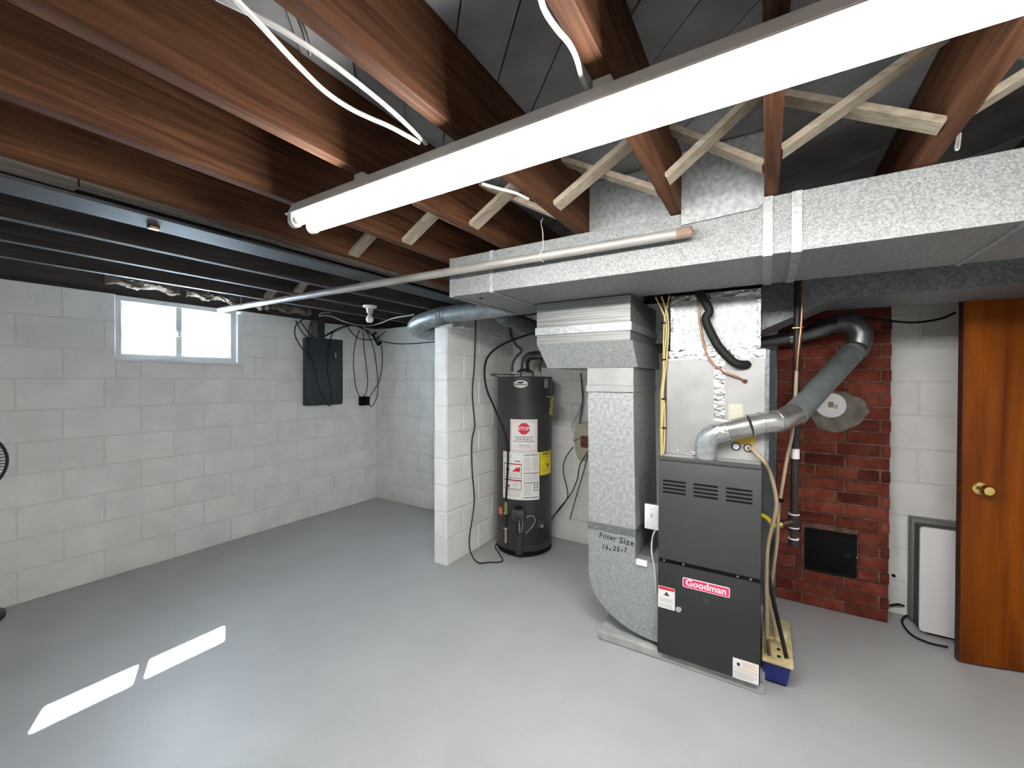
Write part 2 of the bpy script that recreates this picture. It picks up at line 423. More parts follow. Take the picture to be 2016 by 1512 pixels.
# window
win = thing('window_1', (XL-0.03, (WY0+WY1)/2, WZ0), None, None, kind='structure')
fx0, fx1 = XL-0.07, XL-0.012
wf = MB()
wf.box(fx0, fx1, WY0+0.001, WY0+0.032, WZ0+0.001, 2.028).box(fx0, fx1, 1.80, 1.846, WZ0+0.001, 2.028)
wf.box(fx0, fx1, WY0+0.032, 1.80, WZ0+0.001, 1.603).box(fx0, fx1, WY0+0.032, 1.80, 1.992, 2.028)
wf.build('window_frame', 'white_vinyl', win, False)
MB().box(fx0+0.012, fx1-0.006, 1.408, 1.448, 1.603, 1.992).build('mullion', 'white_vinyl', win, False)
sash = MB()
sash.box(fx0+0.02, fx1-0.012, 1.077, 1.09, 1.603, 1.992).box(fx0+0.02, fx1-0.012, 1.788, 1.80, 1.603, 1.992)
sash.box(fx0+0.02, fx1-0.012, 1.09, 1.408, 1.603, 1.613).box(fx0+0.02, fx1-0.012, 1.448, 1.788, 1.603, 1.613)
sash.box(fx0+0.02, fx1-0.012, 1.09, 1.408, 1.982, 1.992).box(fx0+0.02, fx1-0.012, 1.448, 1.788, 1.982, 1.992)
sash.build('sash', 'white_vinyl', win, False)
MB().bbox(fx1-0.008, fx1+0.008, 1.415, 1.432, 1.76, 1.80, 0.003).build('latch', 'white_vinyl', win)
MB().box(fx0+0.03, fx0+0.033, 1.09, 1.408, 1.613, 1.982).build('pane', 'glass', win, False)
MB().box(fx0+0.03, fx0+0.033, 1.448, 1.788, 1.613, 1.982).build('pane', 'glass', win, False)
MB().box(XL-0.14, XL+0.002, 1.852, 1.894, WZ0+0.001, 2.0).build('jamb_board', 'white_vinyl', win, False)
MB().box(XL-0.14, XL+0.006, WY0+0.001, 1.894, WZ0-0.012, WZ0+0.0008).build('window_sill', 'white_vinyl', win, False)

# ================================================================== CEILING THINGS
# steel beam over the partition, with wood packing on top
bt = thing('support_beam', (-2.08, 1.4, 2.034), 'long dark steel beam with weathered wood packing running under the joists', 'beam')
sb = MB().box(-2.16, -1.99, -0.6, YB+0.03, 2.0345, 2.046).box(-2.085, -2.065, -0.6, YB+0.03, 2.046, 2.20).box(-2.16, -1.99, -0.6, YB+0.03, 2.20, 2.212)
sb.build('beam_flange', 'beam_steel', bt, False)
MB().box(-1.989, -1.9415, -0.6, 0.415, 2.05, 2.10).build('packing_board', 'packing_wood', bt, False)
MB().box(-1.989, -1.9415, 0.42, YB, 2.060, 2.10).build('packing_board', 'packing_wood', bt, False)
cl = MB().bbox(-2.115, -2.085, 0.645, 0.68, 2.022, 2.0343, 0.002)
tag(cl.build('pipe_strap', 'copper'), 'small copper strap clipped on the lower edge of the steel beam', 'strap')

# fluorescent fixture
fx = thing('fluorescent_light', (-0.235, 0.89, 1.965), 'long two-tube fluorescent ceiling fixture with white metal housing', 'light')
FX0, FX1 = -1.455, 0.985
MB().prism([(0.853, 2.050), (0.938, 2.050), (0.962, 2.010), (0.836, 2.010)], 'X', FX0, FX1).build('housing', 'white_paint', fx, False)
MB().box(FX0-0.004, FX1+0.004, 0.830, 0.968, 2.0045, 2.0102).build('housing_lip', 'white_paint', fx, False)
for x in (-1.115, -0.31, 0.41):
    MB().box(x-0.02, x+0.02, 0.87, 0.92, 2.0502, JB-0.0005).build('mount_bracket', 'white_paint', fx, False)
for ty in (0.851, 0.920):
    tb = MB().tube([(FX0+0.055, ty, 1.984), (FX1-0.055, ty, 1.984)], 0.0185, 20).build('fluorescent_tube', 'tube', fx)
    for xe, s in ((FX0+0.012, 1), (FX1-0.012, -1)):
        hold = MB()
        prof = [(ty-0.021, 2.0044)]+[(ty+0.021*math.cos(a), 1.982-0.021*math.sin(a)) for a in [PI-PI*i/10 for i in range(11)]]+[(ty+0.021, 2.0044)]
        hold.prism(prof, 'X', xe, xe+0.022*s).build('lamp_holder', 'white_paint', fx)
        MB().tube([(xe+0.022*s, ty, 1.984), (xe+0.048*s, ty, 1.984)], 0.0178, 16).build('tube_cap', 'steel', fx)

# steel hanging pole and its wires
pL, pR = Vector((-3.80, 1.625, 1.985)), Vector((-0.243, 1.688, 1.985))
pole = thing('hanging_pole', (-2.0, 1.655, 1.965), 'long bare steel pipe hung level below the joists in front of the duct', 'pipe')
MB().tube([pL, pR], 0.021, 18).build('pole', 'steel_pipe', pole)
dv = (pR-pL).normalized()
MB().tube([pR-dv*0.055, pR+dv*0.0005], 0.0213, 18).build('rusty_end', 'rust', pole)
MB().tube([pL+dv*1.72, pL+dv*1.76], 0.023, 18).build('coupling', 'steel_pipe', pole)
w = at(1068, 505, 'Z', 1.985)
wire = MB().tube(smooth_path([(w.x, w.y+.005, 2.16), (w.x-.008, w.y, 2.14), (w.x, w.y, 2.10), (w.x+.004, w.y-.002, 2.03), (w.x, w.y-.002, 2.010)], 5), 0.0022, 6)
ring = [(w.x+0.004*math.sin(3*a), w.y+0.0245*math.cos(a), w.z+0.0245*math.sin(a)) for a in [2*PI*i/20 for i in range(21)]]
wire.tube(ring, 0.0022, 6)
tag(wire.build('hanger_wire', 'wire_white'), 'twisted white wire holding up the right end of the steel pole', 'wire')
w2 = pL.lerp(pR, 0.105)
tag(MB().tube([(w2.x, w2.y-.02, 2.15), (w2.x, w2.y-.022, 2.02), (w2.x, w2.y-.0225, 1.972)], 0.0018, 6).build('hanger_wire', 'wire_white'),
    'thin wire holding up the window end of the steel pole', 'wire')

# ================================================================== DUCTS
DY0, DY1, DZ0, DZ1 = 1.735, 2.41, 1.872, 2.076
DX0 = -1.445
duct = thing('main_duct', (0.0, 2.05, DZ0), 'big flat galvanized trunk duct under the joists, spangled grey front face', 'duct')
MB().prism([(DX0, DY0), (XR-0.01, DY0), (XR-0.01, 2.25), (-0.60, 2.25), (-0.60, DY1), (DX0, DY1)], 'Z', DZ0, DZ1).build('duct_body', 'galv_duct', duct, False)
MB().box(DX0-0.02, DX0+0.012, DY0-0.003, DY1+0.003, DZ0-0.004, DZ1+0.001).build('end_cap', 'galv_duct', duct, False)
for x, wd in ((-1.19, 0.022), (0.0, 0.03), (0.085, 0.03), (0.62, 0.012)):
    MB().box(x-wd/2, x+wd/2, DY0-0.006, DY0, DZ0-0.006, DZ1+0.001).box(x-wd/2, x+wd/2, DY0, 2.25 if x > -0.6 else DY1, DZ0-0.006, DZ0).build('drive_cleat', 'galv_big', duct, False)
# joist-space panning between two joists
MB().prism([(-0.288, DZ1+0.235), (-0.012, DZ1+0.235), (-0.012, 2.058), (-0.03, 2.04), (-0.288, 2.028)], 'Y', DY0-0.012, DY0-0.0055).build('panning_sheet', 'galv_big', duct, False)
MB().prism([(-0.69, DZ1+0.235), (-0.332, DZ1+0.235), (-0.332, 2.05), (-0.345, 2.035), (-0.69, 2.05)], 'Y', DY0+0.05, DY0+0.056).build('panning_sheet', 'galv_big', duct, False)
hp_ = at(947, 587, 'Z', DZ0)
MB().lathe([(0.012, 0), (0.012, 0.002)], (hp_.x, hp_.y, DZ0-0.0021), seg=16).build('plug_hole', 'black', duct)

# supply trunk behind, with a sloped transition off the plenum
st = thing('supply_trunk', (0.8, 2.75, 1.69), 'galvanized supply trunk, toned dark for shade, behind the big flat duct, leaving the plenum to the right', 'duct')
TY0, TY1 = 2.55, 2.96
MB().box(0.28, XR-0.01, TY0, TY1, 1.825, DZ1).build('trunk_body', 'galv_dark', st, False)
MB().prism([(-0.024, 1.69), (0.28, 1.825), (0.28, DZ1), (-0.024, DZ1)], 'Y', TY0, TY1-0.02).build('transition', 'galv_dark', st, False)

# return drop: box, vertical duct, boot with round corner
rt = thing('return_duct', (-0.7, 2.45, 0.055), 'galvanized return air drop beside the furnace with handwritten filter size', 'duct')
def ring4(x0, x1, y0, y1, z): return [(x0, y0, z), (x1, y0, z), (x1, y1, z), (x0, y1, z)]
RB1 = 2.72
MB().hexa(ring4(-1.150, -0.602, 2.145, RB1, 1.632), ring4(-1.150, -0.602, 2.145, RB1, DZ0-0.007)).build('upper_box', 'galv_brush', rt, False)
MB().hexa(ring4(-1.157, -0.594, 2.138, RB1+.005, 1.684), ring4(-1.157, -0.594, 2.138, RB1+.005, 1.727)).build('band', 'galv_big', rt, False)
MB().hexa(ring4(-1.10, -0.575, 2.19, RB1, 1.492), ring4(-1.150, -0.590, 2.145, RB1, 1.632)).build('transition', 'galv_duct', rt, False)  # darker metal puts the shade of this downward-facing panel into its colour
MB().box(-0.855, -0.598, 2.195, 2.70, 1.395, 1.491).build('collar', 'coil_metal', rt, False)
MB().box(-0.858, -0.595, 2.190, 2.705, 1.360, 1.394).build('band', 'coil_metal', rt, False)
MB().hexa(ring4(-0.842, -0.583, 2.2, 2.70, 0.62), ring4(-0.853, -0.600, 2.2, 2.70, 1.36)).build('vertical_duct', 'galv_big', rt, False)
boot = [(-0.842, 0.62), (-0.842, 0.36)]
for i in range(1, 13):
    a = PI+ (PI/2)*i/12
    boot.append((-0.462+0.380*math.cos(a), 0.36+0.285*math.sin(a)))
boot += [(-0.462, 0.478), (-0.583, 0.478), (-0.583, 0.62)]
MB().prism(boot, 'Y', 2.196, 2.70).build('boot', 'galv', rt, False)
MB().box(-0.845, -0.580, 2.192, 2.704, 0.594, 0.634).build('seam_band', 'galv_dark', rt, False)
MB().prism([(2.27, 0.4785), (2.68, 0.4785), (2.68, 0.485), (2.265, 0.485)], 'X', -0.578, -0.515).build('filter_tray', 'galv_brush', rt, False)
MB().box(-0.575, -0.52, 2.182, 2.1955, 0.458, 0.485).build('filter_lip', 'white_paint', rt, False)
def hand(body, px, py, size, rot, name='handwriting'):
    p = at(px, py, 'Y', 2.1955); text_on_y(body, size, p.x, 2.1955, p.z, 'ink', rt, bold=0.0009, rot=math.radians(rot), shear=0.12, spacing=1.12, name=name)
hand('Filter', 1196, 1057, 0.040, -1); hand('Size', 1233, 1067, 0.046, -2); hand('16', 1191, 1077, 0.036, -1); hand('x', 1201, 1081, 0.026, 0); hand('25', 1213, 1081, 0.036, -1); hand('x', 1224, 1083, 0.022, 0); hand('1', 1231, 1083, 0.040, -1)

# round supply pipe over the end of the partition
rp = thing('round_duct', (-2.2, 2.5, 1.85), 'round galvanized branch duct with elbow passing over the end of the white partition', 'duct')
path = smooth_path([(-1.3, 2.47, 1.945), (-1.75, 2.47, 1.935), (-2.18, 2.47, 1.925)], 4)
MB().tube(path, 0.066, 24).build('duct_run', 'galv_pipe', rp)
path = smooth_path([(-2.17, 2.47, 1.922), (-2.33, 2.475, 1.900), (-2.46, 2.50, 1.875), (-2.54, 2.57, 1.860), (-2.565, 2.67, 1.850), (-2.565, 2.80, 1.845)], 4)
MB().tube(path, 0.069, 24).build('elbow', 'galv_pipe', rp)
MB().tube([(-2.565, 2.78, 1.845), (-2.565, 3.36, 1.845)], 0.066, 24).build('duct_run', 'galv_pipe', rp)
for x in (-2.10, -2.14): MB().tube([(x, 2.47, 1.9265), (x-0.012, 2.47, 1.926)], 0.0705, 24).build('crimp_bead', 'galv_pipe', rp)
rp2 = thing('round_duct', (-1.67, 2.9, 1.80), 'round branch duct toned dark for the shade above the water heater', 'duct')
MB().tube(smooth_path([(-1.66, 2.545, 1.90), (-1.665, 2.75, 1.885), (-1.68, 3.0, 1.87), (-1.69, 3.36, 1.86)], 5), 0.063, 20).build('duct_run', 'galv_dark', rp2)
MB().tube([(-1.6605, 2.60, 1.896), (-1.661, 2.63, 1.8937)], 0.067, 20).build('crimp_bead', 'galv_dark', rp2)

# ================================================================== FURNACE
SZ = 0.05
tag(MB().bbox(-0.782, 0.005, 2.178, 2.86, 0.0, SZ, 0.008).build('furnace_slab', 'concrete', smooth=False), 'low concrete pad under the furnace and the return boot', 'slab')
FX_, FW_ = -0.458, -0.014
FYF = 2.153
fu = thing('furnace', (-0.236, 2.5, SZ), 'dark grey upright gas furnace with louvred upper door and red badge', 'furnace')
MB().box(FX_+0.004, FW_-0.003, FYF+0.022, 2.84, SZ+0.001, 1.036).build('cabinet', 'furnace_dark', fu, False)
MB().bbox(FX_, FW_, FYF, FYF+0.022, 0.532, 1.022, 0.004).build('upper_door', 'furnace_gray', fu)
MB().bbox(FX_, FW_, FYF-0.001, FYF+0.022, SZ+0.004, 0.514, 0.004).build('lower_door', 'furnace_dark', fu)
MB().bbox(FX_, FW_, FYF-0.001, FYF+0.030, 1.0225, 1.042, 0.003).build('top_lip', 'furnace_gray', fu)
MB().box(FX_+0.006, FW_-0.005, FYF+0.030, 2.279, 1.0365, 1.039).build('top_sheet', 'coil_metal', fu, False)
MB().box(FX_+0.004, FW_-0.004, FYF+0.006, FYF+0.022, 0.514, 0.532).build('centre_rail', 'black', fu, False)
for gx in (-0.383, -0.242, -0.1025):
    for q in range(4):
        z = 0.924-0.0185*q
        MB().prism([(gx+p[0], z+p[1]) for p in round_rect(0.108, 0.0095, 0.0045, 3)], 'Y', FYF-0.0008, FYF+0.001).build('vent_slot', 'black', fu, False)
for px in (1307, 1345, 1452, 1478):
    p = at(px, 1103+(px-1307)*0.235, 'Y', FYF)
    MB().lathe([(0.0045, 0), (0.004, 0.004)], (p.x, FYF+0.006, 0.523), axis=(0, -1, 0), seg=10).build('screw', 'steel', fu)
# badge
bz, bx, bw, bh = 0.441, -0.2385, 0.205, 0.047
bd = MB().prism([(bx+p[0], bz+p[1]) for p in round_rect(bw, bh, 0.008)], 'Y', FYF-0.0035, FYF-0.001).build('badge', 'label_white', fu, False)
MB().prism([(bx+p[0], bz+p[1]) for p in round_rect(bw-0.007, bh-0.007, 0.006)], 'Y', FYF-0.0042, FYF-0.0035).build('badge_field', 'badge_red', bd, False)
text_on_y('Goodman', 0.043, bx, FYF-0.0046, bz+0.001, 'label_white', bd, bold=0.0012, spacing=1.02)
# peephole, stickers
pp = at(1390, 1184, 'Y', FYF)
MB().lathe([(0.013, 0), (0.013, 0.003), (0.009, 0.003), (0.009, 0.001)], (pp.x, FYF-0.001, pp.z), axis=(0, -1, 0), seg=20).build('peephole', 'furnace_gray', fu)
s1 = plate_y(-0.4555, -0.376, 0.286, 0.394, FYF-0.001, 0.0007, 'label_white', 'warning_sticker', fu)
plate_y(-0.4535, -0.378, 0.378, 0.392, FYF-0.0017, 0.0004, 'red', 'sticker_band', s1, 0.001)
def glyph_person(x, y, z, s, parent):
    b = MB().prism([(x+0.28*s*math.cos(a), z+0.55*s+0.28*s*math.sin(a)) for a in [2*PI*i/12 for i in range(12)]], 'Y', y-0.0004, y)
    b.prism([(x-1.0*s, z-0.35*s), (x-0.35*s, z+0.35*s), (x+0.35*s, z+0.35*s), (x+1.0*s, z-0.35*s), (x+0.75*s, z-0.5*s), (x+0.3*s, z-0.05*s), (x+.35*s, z-0.5*s), (x-.35*s, z-0.5*s), (x-0.3*s, z-0.05*s), (x-0.75*s, z-0.5*s)], 'Y', y-0.0004, y)
    b.build('pictogram', 'ink', parent, False)
glyph_person(-0.415, FYF-0.0017, 0.357, 0.015, s1)
def lines(x0, x1, zs, y, m, parent, h=0.003, jitter=0.0):
    for z in zs:
        MB().box(x0, x1-random.random()*jitter, y-0.0004, y, z-h/2, z+h/2).build('print_line', m, parent, False)
lines(-0.450, -0.381, [0.336, 0.330, 0.324, 0.318, 0.306, 0.300, 0.294], FYF-0.0017, 'ink_faint', s1, 0.003, 0.02)
b = MB().prism([(-0.372, 0.305), (-0.362, 0.312), (-0.348, 0.312), (-0.344, 0.299), (-0.352, 0.288), (-0.362, 0.283), (-0.371, 0.291)], 'Y', FYF-0.0017, FYF-0.001)
b.build('torn_sticker', 'label_gray', fu, False)
s2 = plate_y(-0.122, -0.019, 0.056, 0.148, FYF-0.001, 0.0007, 'label_white', 'info_sticker', fu, 0.001)
MB().prism([(-0.099+0.0065*math.cos(a), 0.123+0.0085*math.sin(a)) for a in [2*PI*i/16 for i in range(16)]], 'Y', FYF-0.0021, FYF-0.0017).build('emblem', 'ink', s2, False)
lines(-0.084, -0.024, [0.138, 0.131, 0.124, 0.117], FYF-0.0017, 'pale_orange', s2, 0.004, 0.02)
lines(-0.119, -0.022, [0.106, 0.099], FYF-0.0017, 'pale_orange', s2, 0.004, 0.01)
lines(-0.118, -0.024, [0.089, 0.083, 0.077, 0.071, 0.064], FYF-0.0017, 'ink_faint', s2, 0.003, 0.02)

# coil cabinet and plenum on top
CY = 2.285
cc = thing('coil_cabinet', (-0.226, 2.5, 1.0395), 'pale sheet metal coil cabinet standing on top of the furnace', 'cabinet')
MB().box(-0.447, -0.006, CY, 2.80, 1.0395, 1.572).build('cabinet_shell', 'coil_metal', cc, False)
MB().box(-0.006, 0.012, CY+0.008, 2.80, 1.0395, 1.57).build('side_flange', 'galv_dark', cc, False)
def on_front(px, py): p = at(px, py, 'Y', CY); return p.x, p.z
x0, z0 = on_front(1405, 830); x1, z1 = on_front(1428, 706)
MB().box(x0, x1, CY-0.001, CY, z0, z1-0.012).build('foil_tape', 'foil', cc, False)
MB().box(-0.449, -0.004, CY-0.0015, CY, 1.53, 1.574).build('foil_tape', 'foil', cc, False)
MB().box(-0.442, -0.27, CY-0.0015, CY, 1.041, 1.062).build('foil_tape', 'foil', cc, False)
x0, z0 = on_front(1434, 826); x1, z1 = on_front(1463, 795)
lb = MB().box(x0, x1, CY-0.001, CY, z0-0.01, z1).build('paper_label', 'beige', cc, False)
lines(x0+0.008, x1-0.006, [z1-0.010, z1-0.018, z1-0.026, z1-0.040, z1-0.048], CY-0.001, 'ink_faint', lb, 0.003, 0.02)
x0, z0 = on_front(1445, 873); x1, z1 = on_front(1488, 852)
MB().box(x0, x1, CY-0.001, CY, z0, z1).build('paper_label', 'gold_label', cc, False)
for px, py in ((1449, 879), (1473, 882)):
    x, z = on_front(px, py)
    MB().lathe([(0.020, 0), (0.020, 0.003), (0.015, 0.003), (0.015, 0.001)], (x, CY, z), axis=(0, -1, 0), seg=20).build('drain_port', 'black', cc)
    MB().lathe([(0.0145, 0), (0.0145, 0.002)], (x, CY, z), axis=(0, -1, 0), seg=20).build('drain_plug', 'white_plastic', cc)
for px, py, rr in ((1472, 718, 0.016), (1467, 751, 0.011)):
    x, z = on_front(px, py)
    MB().lathe([(rr, 0), (rr, 0.003)], (x, CY, z), axis=(0, -1, 0), seg=20).build('grommet', 'black' if rr > 0.012 else 'copper_dark', cc)
pl = thing('plenum', (-0.226, 2.55, 1.574), 'galvanized supply plenum with crinkled foil tape edges above the coil cabinet', 'duct')
PLY = 2.297
MB().box(-0.430, -0.027, PLY, 2.78, 1.5745, DZ0-0.007).build('plenum_body', 'galv_big', pl, False)
for (a, b_, c, d) in ((-0.432, -0.025, 1.835, 1.864), (-0.432, -0.415, 1.575, 1.835), (-0.042, -0.025, 1.575, 1.835), (-0.432, -0.025, 1.575, 1.592)):
    n = 14; t = MB(); vs = []; fs = []
    lng = (b_-a) > (d-c)
    for i in range(n+1):
        for j in range(3):
            u = i/n; v_ = j/2
            x = a+(b_-a)*(u if lng else v_); z = c+(d-c)*(v_ if lng else u)
            vs.append((x, PLY-0.0012-0.004*random.random(), z))
    for i in range(n):
        for j in range(2): fs.append((i*3+j, i*3+j+1, (i+1)*3+j+1, (i+1)*3+j))
    t.add(vs, fs).build('foil_tape', 'foil', pl, False)
MB().box(-0.46, -0.4475, 2.33, 2.74, 1.62, 1.80).build('side_sheet', 'galv_dark', pl, False)

# furnace vent
vt = thing('furnace_vent', (-0.249, 2.215, 1.04), 'shiny metal furnace vent pipe bending to the right over the furnace top', 'pipe')
v0 = Vector((-0.249, 2.215, 1.0425))
MB().tube([v0, v0+Vector((0, 0, 0.062))], 0.0475, 24).build('vent_collar', 'galv_pipe', vt)
el = smooth_path([v0+Vector((0, 0, 0.06)), v0+Vector((0.004, 0, 0.085)), v0+Vector((0.022, 0, 0.112)), v0+Vector((0.048, 0, 0.128))], 4)
MB().tube(el, 0.0485, 24).build('elbow', 'galv_pipe', vt)
e1 = Vector((-0.201, 2.215, 1.1705))
e2 = at(1476, 838, 'Y', 2.225); e3 = at(1535, 828, 'Y', 2.28); e4 = at(1568, 812, 'Y', 2.38)
MB().tube([e1-(e2-e1).normalized()*0.008, e1.lerp(e2, 0.35)], 0.050, 24).build('foil_tape', 'foil', vt)
MB().tube([e1.lerp(e2, 0.34), e2], 0.0485, 24).build('pipe_run', 'vent_metal', vt)
mid = smooth_path([e2, e2.lerp(e3, 0.5)+Vector((0, -0.004, 0.002)), e3, e4], 5)
MB().tube(mid, 0.0515, 24).build('adjustable_elbow', 'vent_metal', vt)
for q in (mid[0], mid[4], mid[9]):
    i = mid.index(q); d = (mid[i+1]-mid[i]).normalized()
    MB().tube([q-d*0.003, q+d*0.003], 0.0545, 24).build('crimp_bead', 'vent_metal', vt)
g1 = Vector((0.412, 2.955, 1.588))
MB().tube([e4-(g1-e4).normalized()*0.02, g1], 0.055, 24).build('grey_pipe', 'vent_gray', vt)
dd = (g1-e4).normalized()
for t in (0.0, 0.018): MB().tube([g1-dd*(0.02+t), g1-dd*(0.014+t)], 0.0585, 24).build('crimp_bead', 'vent_metal', vt)
top = smooth_path([g1-dd*0.01, g1+dd*0.05, g1+Vector((0.035, 0.045, 0.105)), g1+Vector((-0.005, 0.055, 0.165)), g1+Vector((-0.07, 0.06, 0.168))], 5)
MB().tube(top, 0.056, 24).build('elbow', 'flue_dark', vt)
# heater flue run
fl = thing('heater_flue', (-1.757, 3.067, 1.53), 'dark horizontal flue pipe from the water heater passing behind the plenum', 'pipe')
hc = Vector((-1.757, 3.067, 0))
fp = smooth_path([hc+Vector((0, 0, 1.525)), hc+Vector((0, 0, 1.575)), hc+Vector((0.022, 0, 1.612)), hc+Vector((0.065, 0, 1.63)), hc+Vector((0.2, 0, 1.632))], 5)
MB().tube(fp, 0.036, 20).build('elbow', 'flue_dark', fl)
fe = g1+Vector((-0.07, 0.06, 0.168))
MB().tube([hc+Vector((0.18, 0, 1.632)), Vector((-0.05, 3.06, 1.665)), Vector((0.155, 3.045, 1.69))], 0.035, 20).build('pipe_run', 'flue_dark', fl)
MB().tube([Vector((0.12, 3.047, 1.686)), Vector((0.165, 3.045, 1.692))], 0.039, 20).build('crimp_bead', 'vent_metal', fl)
MB().tube([Vector((0.16, 3.045, 1.691)), Vector((0.235, 3.035, 1.715)), fe+Vector((0.004, 0, 0))], [0.037, 0.043, 0.050], 20).build('increaser', 'flue_dark', fl)

# refrigerant lines
tag(MB().tube(smooth_path([(-0.29, 2.245, 1.862)]+ats([(1396, 610), (1389, 628), (1398, 652), (1413, 680), (1430, 700), (1450, 716)], 'Y', 2.255)+[at(1472, 718, 'Y', 2.282)], 6), 0.0205, 14).build('insulated_line', 'rubber'),
    'thick black foam insulated refrigerant line curving into the coil cabinet', 'pipe')
tag(MB().tube(smooth_path([(-0.30, 2.262, 1.862)]+ats([(1377, 625), (1381, 655), (1389, 690), (1400, 712), (1425, 732), (1450, 742)], 'Y', 2.268)+[at(1467, 751, 'Y', 2.281)], 6), 0.0052, 10).build('copper_line', 'copper'),
    'thin copper refrigerant line curving beside the black foam line', 'pipe')
# thermostat wires in a bundle
tw = thing('thermostat_wires', (-0.463, 2.2, 1.045), 'bundle of yellow thermostat wires hanging down left of the coil cabinet', 'wire')
for k, (dx, dy) in enumerate(((0, 0), (0.008, 0.004), (-0.006, 0.006))):
    top_ = [(-0.50, 2.25, 1.86), (-0.47, 2.25, 1.862), (-0.43, 2.25, 1.862)][k]
    pts = [top_]+[p+Vector((dx*(1+0.5*math.sin(i*1.3+k)), dy, 0)) for i, p in enumerate(ats([(1311, 634), (1308, 700), (1306, 740), (1303, 775), (1305, 800), (1304, 840), (1303, 880), (1302, 895)], 'Y', 2.262))]
    MB().tube(smooth_path(pts, 4), 0.0042, 8).build('wire', 'wire_yellow', tw)
for py in (636, 708, 785, 842):
    p = at(1307, py, 'Y', 2.262); MB().tube([p+Vector((0, 0.002, -0.003)), p+Vector((0, 0.002, 0.003))], 0.013, 10).build('cable_tie', 'black', tw)

# switch box on the left side of the furnace, white cord
sw = thing('switch_box', (-0.52, 2.23, 0.64), 'grey metal switch box with white plate on the left side of the furnace', 'switch')
MB().bbox(-0.545, -0.459, 2.255, 2.30, 0.640, 0.760, 0.003).build('box', 'steel', sw)
pt = MB().bbox(-0.549, -0.462, 2.248, 2.2545, 0.634, 0.766, 0.003).build('cover_plate', 'white_plastic', sw)
MB().bbox(-0.517, -0.508, 2.238, 2.248, 0.700, 0.722, 0.002).build('toggle', 'wire_white', pt)
for dz in (-0.025, 0.045): MB().lathe([(0.003, 0), (0.003, .002)], (-0.5125, 2.248, 0.70+dz), axis=(0, -1, 0), seg=8).build('screw', 'steel', pt)
cable('switch_cable', [(-0.49, 2.27, 0.642), (-0.505, 2.245, 0.60), (-0.50, 2.20, 0.54), (-0.482, 2.187, 0.46), (-0.474, 2.187, 0.36), (-0.474, 2.188, 0.33)], 0.004, 'wire_white', 'thin white cord hanging from the switch box over the return boot')

# gas piping
gp = thing('gas_pipe', (0.122, 2.5, 0.60), 'black iron gas pipe drop with tee and capped end right of the furnace', 'pipe')
MB().tube([(0.132, 2.5, 2.06), (0.122, 2.5, 0.632)], 0.0165, 16).build('riser', 'black_iron', gp)
MB().tube([(0.1256, 2.5, 1.085), (0.1253, 2.5, 1.035)], 0.0185, 16).build('painted_band', 'label_white', gp)
MB().tube([(0.122, 2.5, 0.757), (0.122, 2.5, 0.690)], 0.0235, 16).build('tee', 'black_iron', gp)
MB().tube([(0.122, 2.5, 0.634), (0.122, 2.5, 0.600)], 0.0225, 16).build('end_cap', 'black_iron', gp)
for z in (0.757, 0.690, 0.634): MB().tube([(0.122, 2.5, z-0.002), (0.122, 2.5, z+0.003)], 0.0245 if z > .65 else 0.0235, 16).build('sealant_ring', 'label_white', gp)
nb = at(1532, 1033, 'Y', 2.46)
MB().tube([(0.122, 2.495, 0.724), nb], 0.015, 14).build('nipple', 'copper_dark', gp)
MB().tube([nb+Vector((.012, .006, .004)), nb-Vector((.012, .006, .002))], 0.018, 8).build('flare_nut', 'brass', gp)
tag(MB().tube(smooth_path([nb-Vector((.012, .006, .002)), at(1521, 1034, 'Y', 2.44), at(1510, 1020, 'Y', 2.41), at(1498, 1013, 'Y', 2.38), at(1490, 1013, 'Y', 2.36)+Vector((0.006, 0, 0))], 6), 0.0105, 12).build('gas_connector', 'yellow'),
    'bright yellow flexible gas connector between the black pipe tee and the furnace', 'hose')
tag(MB().tube(smooth_path(ats([(1580, 552), (1579, 602), (1577, 640), (1572, 690), (1568, 735)], 'Y', 2.46), 4), 0.006, 10).build('copper_tube', 'copper'), 'bright copper tube beside the top of the black gas pipe', 'pipe')
tag(MB().tube([(0.150, 2.462, 1.684), (0.106, 2.462, 1.684)], 0.006, 10).build('pipe_clip', 'brass'), 'small bright clip tying the copper tube to the gas pipe', 'clip')
# condensate hoses and pump
tag(MB().tube(smooth_path(ats([(1568, 730), (1565, 790), (1560, 850), (1549, 905), (1538, 970), (1533, 1000), (1530, 1060), (1523, 1120), (1515, 1180), (1525, 1240)], 'Y', 2.44)+[Vector((0.045, 2.42, 0.134))], 5), 0.0085, 10).build('drain_hose', 'tan_hose'),
    'straight tan plastic hose running down the gas pipe to the condensate pump', 'hose')
x, z = on_front(1473, 882)
tag(MB().tube(smooth_path([(x, CY-0.002, z), (x+0.016, CY-0.022, z+0.002), at(1492, 896, 'Y', 2.245), at(1504, 908, 'Y', 2.24)]+ats([(1517, 935), (1526, 970), (1528, 1000), (1519, 1040), (1511, 1080), (1509, 1140), (1510, 1200)], 'Y', 2.30)+[Vector((0.012, 2.30, 0.134))], 5), 0.0095, 10).build('drain_hose', 'tan_hose'),
    'pale curved drain hose from the coil cabinet port down to the pump', 'hose')
tag(MB().tube(smooth_path([(0.09, 2.30, 0.134)]+ats([(1537, 1245), (1520, 1170), (1513, 1120), (1520, 1070), (1518, 1042)], 'Y', 2.33), 5), 0.0095, 10).build('drain_hose', 'rubber'),
    'black rubber hose leaning into the front of the condensate pump lid', 'hose')
tag(MB().tube(smooth_path([(0.022, 2.28, 0.134)]+ats([(1508, 1230), (1507, 1170), (1508, 1130)], 'Y', 2.31), 5), 0.008, 10).build('drain_hose', 'brown_hose'),
    'short brown stained hose ending at the left of the condensate pump lid', 'hose')
